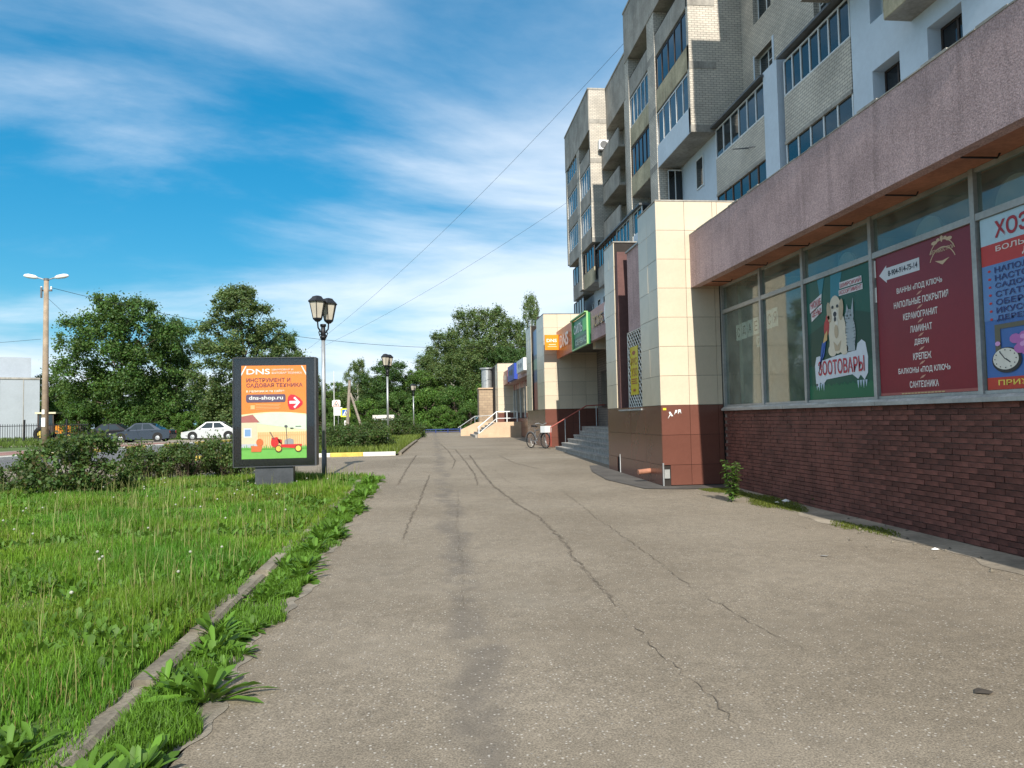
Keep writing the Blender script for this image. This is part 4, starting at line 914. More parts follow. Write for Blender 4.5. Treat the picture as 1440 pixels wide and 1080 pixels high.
# ------------------------------------------------------------------ twin lantern street lamps
def lantern(mb_frame, mb_glass, mb_cap, c, s=1.0):
    x, y, z = c; n = 6
    mb_glass.lathe([(.11*s, 0), (.195*s, .40*s)], c, sides=n)
    mb_cap.lathe([(.24*s, .40*s), (.235*s, .425*s), (.15*s, .50*s), (.125*s, .535*s), (.05*s, .56*s)], c, sides=n)
    mb_frame.lathe([(.05*s, -.09*s), (.12*s, -.03*s), (.125*s, .0)], c, sides=n)
    for k in range(n):
        a = 2*pi*k/n+pi/n
        mb_frame.tube([(x+.117*s*cos(a), y+.117*s*sin(a), z), (x+.205*s*cos(a), y+.205*s*sin(a), z+.405*s)], .011*s, 5)
lamp0 = None
def make_lamp():
    t = thing('street_lamp', 'x', 'street lamp', (0,0,0))
    obj('pole', MB().tube([(0,0,.62),(0,0,3.45)], [.052,.048], 14), MT['steel'], t, True, True)
    obj('pole_base', MB().tube([(0,0,-.1),(0,0,.62)], .064, 14).tube([(0,0,.6),(0,0,.66)], [.064,.052], 14), MT['dsteel'], t, True, True)
    obj('collar', MB().tube([(0,0,3.40),(0,0,3.80)], [.062,.05], 12).tube([(0,0,3.44),(0,0,3.5)], .08, 12).tube([(0,0,3.74),(0,0,3.8)], .075, 12), MT['black'], t, True, True)
    for sgn in (-1, 1):
        f, g_, c = MB(), MB(), MB(); p = (sgn*.22, 0, 3.93)
        lantern(f, g_, c, p)
        h = obj('lantern', f, MT['black'], t, True); obj('glass_panel', g_, MT['frost'], h, True); obj('cap', c, MT['black'], h, True)
        obj('scroll_arm', MB().tube([(0,0,3.55),(sgn*.10,0,3.60),(sgn*.2,0,3.70),(sgn*.22,0,3.87)], .02, 6).tube([(sgn*.06,0,3.58),(sgn*.14,0,3.50),(sgn*.17,0,3.58),(sgn*.12,0,3.66)], .014, 6), MT['black'], t, True)
    return t
lamp0 = make_lamp()
def lamp_rot(d): return RAD(d)
for i, (x, y, rz, lb) in enumerate([(-2.67, 18.97, 60, 'twin lantern street lamp standing just behind the advertising lightbox'), (-2.12, 36.85, 70, 'twin lantern street lamp on the lawn by the round hedge'), (-1.58, 67, 75, 'twin lantern street lamp at the far end of the path')]):
    o = lamp0 if i == 0 else copy_tree(lamp0)
    o.location = (x, y, gz(y)+.04); o.rotation_euler = (0, 0, RAD(rz)); o['label'] = lb; o['group'] = 'lantern lamps along the path'
    WL[o.name] = Vector(o.location)

# ------------------------------------------------------------------ concrete pole with two road lamps, wires
pxp, pyp = -21.4, 44.0; pz = gz(44)
up = thing('utility_pole', 'tall concrete pole with two white road lamps by the street', 'utility pole', (pxp, pyp, pz))
obj('pole', MB().tube([(0,0,-.2),(0,0,9.55)], [.19,.12], 14), MT['polec'], up, True, True)
obj('pole_cap', MB().tube([(0,0,9.5),(0,0,9.62)], .14, 12), MT['dsteel'], up, True)
for s_ in (-1, 1):
    obj('lamp_arm', MB().tube([(0,0,9.5),(s_*.3,0,9.62),(s_*.55,-.02,9.68)], .035, 6), MT['steel'], up, True)
    mb = MB().tube([(s_*.45,-.02,9.66),(s_*.6,-.02,9.70),(s_*.95,-.02,9.76),(s_*1.12,-.02,9.78),(s_*1.2,-.02,9.775)], [.05,.11,.13,.09,.03], 10)
    obj('lamp_head', mb, MT['wpvc'], up, True, True)
obj('cross_bracket', MB().box(-.3,.3,-.05,.05,8.9,8.98).box(-.22,-.14,-.2,-.12,8.5,9.1), MT['dsteel'], up, True)
for s_ in (-.26, .26): obj('insulator', MB().lathe([(.03,0),(.06,.05),(.04,.1),(.06,.14),(.02,.2)], (s_,0,8.98), 10), MT['wpvc'], up, True)
obj('paper_notice', MB().box(-.1,.1,-.195,-.19,1.3,1.8).box(-.08,.06,-.195,-.19,2.0,2.25), pm(WHITE,.8), up, True)
def wire(a, b, sag, label, r=.009):
    a, b = Vector(a), Vector(b); n = 26
    pts = [a.lerp(b, i/n)-Vector((0,0,sag*4*(i/n)*(1-i/n))) for i in range(n+1)]
    return tag(obj('overhead_wire', MB().tube(pts, r, 5), MT['black']), label, 'wire', 'overhead wires')
wire((pxp+.26, pyp, pz+9.1), (11.25, 59, 7.6), 1.6, 'wire from the concrete pole across to the apartment block', .013)
wire((pxp-.26, pyp, pz+6.2), (-60, 40, 5.0), .6, 'wire from the concrete pole to the grey shed')
wire((pxp, pyp, pz+8.6), (-27, 74, 6.5), .4, 'wire from the concrete pole into the big maple')
A_ = at(878, 60, 40.6); wire((A_.x, A_.y, A_.z), tuple(at(420, 500, 85)), 1.2, 'wire running down from the roof of the nearer balcony block', .010)
A_ = at(797, 285, 59.4); wire((A_.x, A_.y, A_.z), tuple(at(450, 489, 85)), .6, 'wire running down from the corner of the far balcony block', .010)

# ------------------------------------------------------------------ parked cars
def car(label, col, x, y, rz, group='cars parked by the maples', s=1.0, rough=.25):
    t = thing('parked_car', label, 'car', (x, y, gz(y)+.02), rz, group)
    paint = mat('car_paint', col, rough, .04, 1, spec=.6, metal=.3)
    prof = [(-2.15,.24),(-2.2,.40),(-2.17,.58),(-2.0,.70),(-1.1,.86),(1.15,.93),(2.0,.92),(2.17,.84),(2.2,.55),(2.15,.28),(1.75,.2),(-1.75,.2)]
    n = len(prof); vs = []
    for yy, k in ((-.84,.94), (-.80,.985), (-.6,1), (.6,1), (.80,.985), (.84,.94)):
        vs += [(px*(.96+.04*k*k) if k < 1 else px, yy, .52+(pz_-.52)*k) for px, pz_ in prof]
    fs_ = [tuple(range(n)), tuple(5*n+i for i in range(n-1,-1,-1))]
    for j in range(5): fs_ += [(j*n+i, (j+1)*n+i, (j+1)*n+(i+1) % n, j*n+(i+1) % n) for i in range(n)]
    obj('body', MB().add(vs, fs_), paint, t, True)
    b0, b1, r0, r1, zb, zr = -1.15, 1.55, -.42, .72, .86, 1.42
    cab = [(b0,-.74,zb),(b1,-.74,.92),(b1,.74,.92),(b0,.74,zb),(r0,-.57,zr),(r1,-.57,zr),(r1,.57,zr),(r0,.57,zr)]
    cm = MB().add(cab, [(4,5,6,7),(0,1,5,4),(1,2,6,5),(2,3,7,6),(3,0,4,7)])
    cm.box(r0+.06, r1-.06, -.5, .5, zr, zr+.03)
    obj('cabin', cm, paint, t, True)
    def lerp(p, q, u): return tuple(p[i]+(q[i]-p[i])*u for i in range(3))
    def quad(a, b, c, d, u0, u1, v0, v1, off):
        P = [lerp(lerp(a,b,u), lerp(d,c,u), v) for u, v in ((u0,v0),(u1,v0),(u1,v1),(u0,v1))]
        nn = (Vector(P[1])-Vector(P[0])).cross(Vector(P[3])-Vector(P[0])).normalized()
        return [tuple(Vector(p)+nn*off) for p in P]
    for sgn, (a, b, c, d) in ((-1, (cab[0],cab[1],cab[5],cab[4])), (1, (cab[2],cab[3],cab[7],cab[6]))):
        for u0, u1 in ((.10,.47), (.51,.86)): obj('side_window', MB().add(quad(a,b,c,d,u0,u1,.14,.90,.006), [(0,1,2,3)]), MT['glass'], t, True)
    obj('windscreen', MB().add(quad(cab[3],cab[0],cab[4],cab[7],.06,.94,.06,.94,.006), [(0,1,2,3)]), MT['glass'], t, True)
    obj('rear_window', MB().add(quad(cab[1],cab[2],cab[6],cab[5],.06,.94,.1,.92,.006), [(0,1,2,3)]), MT['glass'], t, True)
    for wx in (-1.33, 1.32):
        for sgn in (-1, 1):
            obj('wheel_arch', MB().lathe([(.37,0),(.37,.02)], (0,0,0), 20), MT['rubber'], t, True, loc=(wx, sgn*.825-(.0 if sgn < 0 else .02), .36), rot=(pi/2 if sgn < 0 else -pi/2, 0, 0))
            wh = obj('wheel', MB().torus((0,0,0), .235, .075, 'y', 20, 8), MT['rubber'], t, True, True, loc=(wx, sgn*.79, .31))
            obj('rim', MB().lathe([(.19,-.05),(.19,.05),(.05,.075)], (0,0,0), 14), MT['steel'], wh, True, rot=(pi/2 if sgn < 0 else -pi/2, 0, 0))
    for sgn in (-1, 1):
        obj('headlight', MB().box(-2.185,-1.98, sgn*.66-.13, sgn*.66+.13, .58, .69), MT['frost'], t, True)
        obj('tail_light', MB().box(2.08,2.195, sgn*.66-.12, sgn*.66+.12, .64, .84), MT['red'], t, True)
        obj('mirror', MB().box(-.92,-.74, sgn*.84-.07, sgn*.84+.07, .90, 1.02), paint, t, True)
        for hx in (-.1, .85): obj('door_handle', MB().box(hx, hx+.16, sgn*.832-.012, sgn*.832+.012, .78, .81), MT['black'], t, True)
    return t
car('black hatchback parked half behind the slate grey sedan', (.012,.011,.014), -25.1, 61.5, 0)
car('slate grey sedan parked under the big maple', (.045,.06,.085), -21.9, 59.6, 0)
car('white sedan parked past the slate grey one by the pale trunk', (.60,.61,.62), -16.9, 60.2, 0)
# yellow tractor behind the railings
tr = thing('tractor', 'orange tractor with pale cab roof parked beside the grey shed', 'tractor', (at(74, 600, 71).x, 71, gz(71)), RAD(8))
obj('bonnet', MB().prism([(.3,.75),(1.9,.7),(1.95,1.35),(1.6,1.5),(.3,1.5)], 'y', -.5, .5), pm((.60,.22,.02)), tr, True)
obj('cab', MB().box(-1.0,.3,-.7,-.62,.8,2.5).box(-1.0,.3,.62,.7,.8,2.5).box(-1.0,-.92,-.62,.62,.8,2.5), MT['darkframe'], tr, True)
obj('cab_window', MB().box(-.85,.2,-.715,-.702,1.5,2.4), MT['glass'], tr, True)
obj('roof', MB().box(-1.15,.5,-.85,.85,2.5,2.65), pm((.66,.60,.42)), tr, True)
for x, r in ((-.6,.7), (1.5,.42)):
    for s_ in (-1,1):
        wh = obj('wheel', MB().torus((0,0,0), r*.72, r*.28, 'y', 20, 8), MT['rubber'], tr, True, True, loc=(x, s_*.8, r)); obj('rim', MB().lathe([(r*.5,-.06),(r*.5,.06)], (0,0,0), 14), MT['yellow'], wh, True, rot=(pi/2,0,0))
# ------------------------------------------------------------------ grey shed, iron railings
sh = thing('grey_shed', 'large windowless pale grey clad hall behind the iron railings', 'building', (-60, 90, gz(90)))
def plan(cx, cy, w_, d_, z0, z1):
    a = Vector((cx, cy)); s_ = a.normalized(); s_ = Vector((s_.x-.02, s_.y)).normalized(); f_ = Vector((-s_.y, s_.x)); p = [a, a+f_*w_, a+f_*w_+s_*d_, a+s_*d_]
    return MB().prism([(q.x, q.y) for q in p], 'z', z0, z1)
a1 = at(56, 532, 88); a2 = at(44, 503, 95)
obj('wall', plan(a1.x, 88, 60, 14, 0, a1.z), MT['shed'], sh)
obj('upper_wall', plan(a2.x, 95, 60, 12, 0, a2.z), MT['shed'], sh)
obj('roof_edge', plan(a1.x+.06, 87.94, 60.1, .3, a1.z-.14, a1.z+.06), MT['conc'], sh)
c_ = Vector((a1.x, 88)); n_ = Vector((c_.normalized().x-.02, c_.normalized().y)).normalized(); e_ = Vector((-n_.y, n_.x))
for i in range(12):
    q = c_+e_*(1.5+2.2*i); obj('cladding_seam', MB().box(q.x-.03, q.x+.03, q.y-.05, q.y+.03, .3, a1.z-.14), MT['conc'], sh)
fe = thing('iron_railing', 'black iron railings in front of the grey shed', 'fence', (-36, 64, gz(64)))
f0, f1 = Vector((-62, 63, gz(63))), Vector((-28.5, 65.5, gz(65)))
obj('rail', MB().tube([tuple(f0+Vector((0,0,1.45))), tuple(f1+Vector((0,0,1.45)))], .03, 5).tube([tuple(f0+Vector((0,0,.25))), tuple(f1+Vector((0,0,.25)))], .03, 5), MT['black'], fe)
bar = MB().box(-.014,.014,-.014,.014,.05,1.62).mesh('picket'); bar.materials.append(MT['black'])
pst = MB().box(-.06,.06,-.06,.06,0,1.95).mesh('post'); pst.materials.append(MT['black'])
for i in range(190):
    p = f0.lerp(f1, i/189)
    if i % 18 == 0: obj('post', pst, None, fe, loc=p)
    else: obj('picket', bar, None, fe, loc=p)
# blue railing at the end of the path
bf = thing('blue_railing', 'low blue metal railing across the far end of the path', 'fence', (0, 74, gz(74)))
obj('rail', MB().box(-3.2,5.2,73.96,74.04,.56,.66).box(-3.2,5.2,73.97,74.03,.36,.42), MT['blue'], bf)
for i in range(8): obj('post', MB().box(-3.2+1.2*i-.05,-3.2+1.2*i+.05,73.93,74.07,.2,.68), MT['blue'], bf)
# ------------------------------------------------------------------ road signs, wooden pole, kiosk
zsg = gz(60)
t = thing('warning_sign', 'roadside warning triangle on a white board above a white plate', 'road sign', (at(470, 590, 76).x, 76, zsg))
obj('post', MB().tube([(0,0,0),(0,0,6.4)], .035, 8), MT['wpvc'], t, True)
Q = Plane((-.1, -.06, 2.75), (.86,0,0), (0,0,.86))
def lp(Q, nm, shp, layer, col): return obj(nm, Q.mesh(shp, layer), pm(col), t, True)
obj('board', Q.mesh([RR(-.1,.0,.85,.85,.2)], 0), pm(WHITE), t, True)
obj('triangle', Q.mesh([PG((-.03,.08),(.78,.08),(.375,.78))], 1), pm((.60,.10,.08)), t, True); obj('triangle_field', Q.mesh([PG((.1,.16),(.65,.16),(.375,.63))], 2), pm(WHITE), t, True)
obj('symbol', Q.mesh([EL(.33,.42,.04,.04), PG((.28,.38),(.38,.38),(.42,.2),(.36,.2),(.33,.3),(.29,.2),(.24,.2)), EL(.45,.36,.03,.03), PG((.42,.33),(.48,.33),(.5,.2),(.41,.2))], 3), pm(INK), t, True)
Q2 = Plane((-.05, -.06, 1.92), (1,0,0), (0,0,1)); obj('plate', Q2.mesh([RC(0,0,.85,.82)], 0), pm(WHITE), t, True); obj('plate_print', Q2.mesh([RC(.2,.5,.7,.6), RC(.15,.3,.65,.38)], 1), pm((.3,.32,.36)), t, True)
obj('post', MB().tube([(.4,.02,0),(.4,.02,2.6)], .03, 8), MT['steel'], t, True)
t = thing('crossing_sign', 'blue pedestrian crossing sign with yellow border by the street', 'road sign', (at(482, 590, 75).x, 75, zsg))
obj('post', MB().tube([(.35,.02,0),(.35,.02,2.55)], .03, 8), MT['steel'], t, True)
Q = Plane((-.1, -.06, 1.75), (.86,0,0), (0,0,.86))
obj('border', Q.mesh([RC(-.1,0,.95,.98)], 0), pm((.72,.80,.05)), t, True); obj('blue_field', Q.mesh([RC(.06,.15,.82,.84)], 1), pm((.02,.12,.45)), t, True)
obj('triangle', Q.mesh([PG((.12,.2),(.76,.2),(.44,.78))], 2), pm(WHITE), t, True); obj('walking_figure', Q.mesh([EL(.45,.6,.04,.04), PG((.42,.56),(.49,.56),(.5,.4),(.58,.24),(.53,.24),(.45,.36),(.38,.24),(.32,.24),(.42,.42)), RC(.25,.22,.65,.235)], 3), pm(INK), t, True)
Q = Plane((.2, -.06, .9), (1,0,0), (0,0,1)); obj('plate', Q.mesh([RC(-.05,0,.42,.5)], 0), pm(WHITE), t, True); obj('plate_print', Q.mesh([PG((.1,.1),(.3,.1),(.3,.35),(.2,.42),(.1,.35))], 1), pm(INK), t, True)
t = thing('wooden_pole', 'weathered wooden pole with a leaning brace behind the hedge', 'utility pole', (-8.0, 72, gz(72)))
obj('pole', MB().tube([(0,0,0),(.3,0,5.2)], [.17,.13], 10), MT['wood'], t, True); obj('brace', MB().tube([(1.6,0,0),(.35,0,4.0)], [.13,.10], 10), MT['wood'], t, True)
t = thing('kiosk', 'small white kiosk with flat roof beyond the hedge', 'kiosk', (-4.9, 78, gz(78)))
obj('wall', MB().box(-1.0,.9,0,1.8,0,1.55), MT['wpvc'], t, True); obj('roof', MB().box(-1.15,1.05,-.15,1.95,1.55,1.9), pm((.62,.60,.55)), t, True); obj('hatch', MB().box(-.6,.5,-.02,-.001,.7,1.35), MT['darkframe'], t, True)
# ------------------------------------------------------------------ bicycle leaning by the tiled bay
bk = thing('bicycle', 'old bicycle with a white basket leaning by the tiled bay', 'bicycle', (4.42, 30.9, gz(30.9)+.012), RAD(-62))
for x in (-.52, .52):
    wh = obj('wheel', MB().torus((x,0,.33), .31, .022, 'y', 30, 8), MT['rubber'], bk, True, True)
    sp = MB()
    for k in range(18): sp.tube([(x,0,.33),(x+.3*cos(k*pi/9),0,.33+.3*sin(k*pi/9))], .0025, 3, False)
    obj('spokes', sp, MT['steel'], wh, True); obj('mudguard', MB().tube([(x+.36*cos(RAD(a)),0,.33+.36*sin(RAD(a))) for a in range(20, 171, 15)], .02, 6), MT['dsteel'], wh, True)
obj('frame', MB().tube([(-.52,0,.33),(-.12,0,.30),(-.22,0,.82)], .018, 6).tube([(-.12,0,.30),(.36,0,.80)], .02, 6).tube([(-.21,0,.72),(.35,0,.82)], .018, 6).tube([(-.52,0,.33),(-.2,0,.70)], .013, 6).tube([(.52,0,.33),(.42,0,.6),(.34,0,.92)], .018, 6), MT['dsteel'], bk, True)
obj('saddle', MB().prism([(-.38,.90),(-.12,.88),(-.10,.92),(-.30,.97),(-.38,.96)], 'y', -.07, .07), MT['rubber'], bk, True)
obj('handlebar', MB().tube([(.22,-.28,1.02),(.34,-.2,1.05),(.34,0,.98),(.34,.2,1.05),(.22,.28,1.02)], .014, 6), MT['steel'], bk, True)
obj('basket', MB().box(.42,.72,-.17,.17,.66,.68).box(.42,.43,-.17,.17,.68,.93).box(.71,.72,-.17,.17,.68,.93).box(.43,.71,-.17,-.16,.68,.93).box(.43,.71,.16,.17,.68,.93), MT['wpvc'], bk, True)
obj('crank', MB().tube([(-.12,-.08,.30),(-.02,-.08,.18)], .012, 5).tube([(-.12,.08,.30),(-.22,.08,.42)], .012, 5).lathe([(.08,-.004),(.08,.004)], (-.12,0,.30), 12), MT['steel'], bk, True)

# ------------------------------------------------------------------ foliage
def quads_mesh(name, Cn, A, B, col):
    """rhombic leaves: centre, half-length vector, half-width vector"""
    n = len(Cn); V = np.empty((n, 4, 3)); V[:,0] = Cn-A; V[:,1] = Cn+B-A*.1; V[:,2] = Cn+A; V[:,3] = Cn-B-A*.1
    return np_mesh(name, V.reshape(-1,3), 4, n, np.arange(n*4), np.repeat(col, 4, 0))
def unit(v): return v/np.maximum(np.linalg.norm(v, axis=1, keepdims=True), 1e-9)
def leaves(name, centers, radii, n, size, base, seed, droop=.0, vary=.35, tip=None, zs=.82):
    r = np.random.default_rng(seed); w_ = radii**2; k = r.choice(len(centers), n, p=w_/w_.sum())
    d = unit(r.normal(size=(n,3))); rad = radii[k]*np.clip(np.abs(r.normal(.55,.42,n)), 0, 1.7)
    Cn = centers[k]+d*rad[:,None]*np.array([1,1,zs])
    nrm = unit(d*.8+r.normal(size=(n,3))*.75+np.array([0,0,.35])); a = unit(np.cross(nrm, r.normal(size=(n,3)))); b = np.cross(nrm, a)
    s = size*r.uniform(.55, 1.25, n)[:,None]; a[:,2] -= droop
    col = np.array(base)[None]*(1+vary*r.uniform(-1,1,(n,1)))*(1+.28*r.uniform(-1,1,len(centers))[k][:,None])
    col[:,0] *= 1+.25*r.uniform(-1,1,n)
    if tip is not None:
        m = (r.random(n) < .12) & (rad > radii[k]*.7); col[m] = np.array(tip)*r.uniform(.7,1.3,(m.sum(),1))
    return quads_mesh(name, Cn, a*s*.5, b*s*.34, np.clip(col, .003, 1))
def limb_tree(name, H, r0, tips, seed, trunk_to=.75, lean=.0):
    rr = random.Random(seed); mb = MB(); pts = [(0,0,-.3)]
    for i in range(1, 7): pts.append((rr.uniform(-.12,.12)+lean*i/6, rr.uniform(-.12,.12), H*trunk_to*i/6))
    mb.tube(pts, [r0*(1-.13*i) for i in range(7)], 9)
    for c in tips:
        zf = max(.12*H, min(H*trunk_to*.95, c[2]*rr.uniform(.55,.8))); q = Vector((0,0,zf)); e = Vector(c)
        m_ = q.lerp(e, .5)+Vector((rr.uniform(-.2,.2), rr.uniform(-.2,.2), -.15)); mb.tube([q, m_, e], [r0*.34, r0*.2, r0*.05], 5, False)
    return mb.mesh(name, True)
def crown(kind, H, Rd, seed, nc):
    r = np.random.default_rng(seed); out = []; rad = []
    for i in range(nc):
        t = r.random()
        if kind == 'broad':  z0, prof = .14, np.sin(np.pi*(.16+.74*t))**.75
        elif kind == 'oval': z0, prof = .12, np.sin(np.pi*(.22+.71*t))**.9*.95
        elif kind == 'birch': z0, prof = .15, np.sin(np.pi*(.22+.69*t))**.8*.9
        else: z0, prof = .05, np.sin(np.pi*(t*.9+.1))**.5
        a = r.random()*2*np.pi; q = prof*Rd*.92*np.sqrt(r.uniform(.02,1))*(1+.12*np.sin(3*a+seed)+.10*np.sin(7*t+2*a))
        out.append((q*np.cos(a), q*np.sin(a), H*(z0+(1-z0)*t*.96))); rad.append(Rd*r.uniform(.09,.22)*(1-.25*t) if kind != 'birch' else Rd*r.uniform(.09,.22)*(1-.25*t))
    return np.array(out), np.array(rad)
PROTO = {}
for key, kind, H, Rd, nc, nl, sz, base, bark in [
    ('broad0','broad',15,6.2,230,64000,0.25,(.062,.125,.026),'bark'), ('broad1','broad',14,5.6,190,52000,0.25,(.054,.110,.028),'bark'), ('broad2','broad',13,5.2,170,46000,0.25,(.085,.160,.030),'bark'),
    ('oval','oval',17,5.2,240,62000,0.23,(.092,.140,.045),'bark'),
    ('birch0','birch',17,3.6,240,40000,0.19,(.110,.165,.055),'birch'), ('birch1','birch',16,3.2,210,36000,0.19,(.125,.180,.062),'birch'),
    ('shrub0','shrub',5,3.4,110,22000,0.2,(.065,.135,.026),'bark'), ('shrub1','shrub',4.5,3.0,95,20000,0.2,(.090,.180,.030),'bark')]:
    sd = len(PROTO)+21; cn, rd = crown(kind, H, Rd, sd, nc)
    lm = leaves('crown', cn, rd, nl, sz, base, sd, .25 if kind == 'birch' else .1, zs=1.7 if kind == 'birch' else .9); lm.materials.append(MT['leaf'])
    tm = limb_tree('trunk', H, .26 if kind != 'birch' else .13, cn[:22], sd); tm.materials.append(MT[bark])
    PROTO[key] = (tm, lm, H, Rd)
def tree(key, name, label, cat, x, y, H, Rd, rz, group):
    tm, lm, h0, r0 = PROTO[key]
    t = thing(name, label, cat, (x, y, gz(y)-.05), rz, group); t.scale = (Rd/r0, Rd/r0, H/h0)
    obj('trunk', tm, None, t, True); obj('crown', lm, None, t, True); return t
def tree_px(key, cx, ty, Y, hw, name, label, group, cat='tree'):
    p = at(cx, ty, Y); Rd = hw*Y/FPX
    return tree(key, name, label, cat, p.x, Y, p.z-gz(Y)+.4, Rd, rnd.uniform(0, 6.28), group)
GW = 'trees of the wood beyond the path'; GL = 'trees behind the parked cars'
tree_px('broad0', 172, 418, 74, 84, 'maple_tree', 'big dark maple spreading over the parked grey cars', GL)
tree_px('broad1', 238, 450, 79, 54, 'maple_tree', 'rounded maple between the biggest maple and the tall linden', GL)
tree_px('oval', 340, 402, 70, 80, 'linden_tree', 'tall pale green linden behind the advertising lightbox', GL)
tree_px('broad1', 402, 470, 78, 34, 'maple_tree', 'smaller dark tree just right of the tall linden', GL)
tree_px('broad2', 76, 520, 100, 26, 'distant_tree', 'distant tree behind the concrete pole and the grey shed', GL)
for cx, ty, hw, k in ((112, 572, 34, 'shrub0'), (205, 575, 40, 'shrub0'), (262, 585, 26, 'shrub1'), (305, 560, 30, 'shrub1'), (360, 570, 34, 'shrub0')):
    tree_px(k, cx, ty, 72, hw, 'roadside_shrub', 'leafy undergrowth shrub at the foot of the trees by the cars', 'undergrowth behind the cars', 'shrub')
for cx, ty, hw, Y, k in ((440, 530, 30, 100, 'birch1'), (468, 540, 34, 102, 'broad2'), (503, 508, 26, 98, 'birch1'), (548, 510, 46, 96, 'broad1'), (590, 522, 40, 98, 'broad2'), (622, 468, 46, 108, 'birch0'), (655, 436, 46, 112, 'birch0'), (690, 432, 50, 110, 'birch1'), (722, 452, 46, 108, 'birch0'), (746, 414, 24, 104, 'birch1'), (768, 465, 40, 106, 'birch0'), (672, 478, 50, 100, 'birch1'), (638, 500, 46, 98, 'birch0'), (712, 490, 50, 98, 'broad1'), (600, 500, 34, 104, 'birch1'), (528, 530, 34, 104, 'broad2')):
    lb = {'birch0': 'slender tall birch rising out of the wood', 'birch1': 'loose light green birch at the edge of the wood', 'broad1': 'dense dark broadleaf tree in the wood', 'broad2': 'bright green broadleaf tree in the wood'}[k]
    tree_px(k, cx, ty, Y, hw, 'birch_tree' if 'birch' in k else 'broadleaf_tree', lb, GW)
for i, (cx, ty, hw) in enumerate(((455, 570, 30), (515, 566, 34), (560, 556, 34), (600, 550, 36), (640, 548, 38), (682, 545, 38), (725, 545, 36), (480, 580, 22), (540, 580, 26), (620, 575, 26), (662, 570, 28))):
    tree_px('shrub%d' % (i % 2), cx, ty, 92 if i < 7 else 88, hw, 'wood_edge_shrub', 'leafy shrub in the dense green edge of the wood' if i % 2 == 0 else 'brighter leafy shrub in the green edge of the wood', 'shrubs along the edge of the wood', 'shrub')
for i in range(12): tree_px('broad%d' % (i % 3), -60+62*i, 545, 150, 42, 'distant_tree', 'distant broadleaf tree on the skyline behind the nearer trees', 'trees on the skyline')
# bushes on the lawns
for key, n, nc, rx, hh, sd, sz in (('bush0', 9000, 46, .95, 1.15, 61, .075), ('bush1', 8000, 40, .9, .95, 62, .075)):
    r = np.random.default_rng(sd); cn = []
    for i in range(nc):
        a = r.random()*2*np.pi; q = rx*np.sqrt(r.random()); cn.append((q*np.cos(a), q*np.sin(a), hh*(.12+.8*r.random()*(1-.35*(q/rx)**2))))
    cn = np.array(cn); rd = r.uniform(.14,.30,nc)
    lm = leaves(key, cn, rd, n, sz, (.062,.108,.027), sd, .05, .4, (.075,.06,.026)); lm.materials.append(MT['leaf'])
    sm = MB()
    for c in cn:
        sm.tube([(c[0]*.15, c[1]*.15, -.05), (c[0]*.6, c[1]*.6, c[2]*.6), tuple(c+np.array([0,0,.12]))], [.016,.012,.004], 5, False)
    tm = sm.mesh('stems'); tm.materials.append(MT['bark']); PROTO[key] = (tm, lm, hh, rx)
def bush(key, x, y, s, sz, label, rz):
    tm, lm, h0, r0 = PROTO[key]; t = thing('bush', label, 'bush', (x, y, gz(y)+.04), rz, 'bushes on the lawns'); t.scale = (s, s, sz)
    obj('stems', tm, None, t, True); obj('foliage', lm, None, t, True)
bush('bush0', -7.35, 16.3, 1.12, 1.12, 'large dark leafy bush on the near lawn in front of the concrete pole', .5)
bush('bush1', -8.75, 17.0, .62, .75, 'low sprawling bush at the outer side of the largest lawn bush', 2.5)
bush('bush1', -7.1, 20.0, .85, 1.0, 'dark bush at the lawn corner by the side drive', 1.1)
bush('bush0', -6.2, 19.9, .80, .78, 'low dark bush between the drive corner bush and the lightbox', 3.3)
bush('bush1', -5.3, 20.3, .82, 1.22, 'upright dark bush close behind the lightbox edge', 4.1)
for i, (cx, Y, s, sz) in enumerate(((474, 32, 1.0, 1.0), (500, 31.5, 1.15, 1.05), (524, 32, 1.0, 1.05), (487, 33.5, 1.1, 1.15))):
    p = at(cx, 620, Y); bush('bush%d' % (i % 2), p.x, Y, s, sz, 'rounded hedge bush behind the yellow and white kerb', i*1.3)
for i, (cx, Y, s) in enumerate(((555, 52, 1.6), (575, 55, 1.4), (535, 50, 1.5), (510, 49, 1.4))):
    p = at(cx, 615, Y); bush('bush%d' % (i % 2), p.x, Y, s, s*.8, 'low hedge bush far along the second lawn', i*1.7)

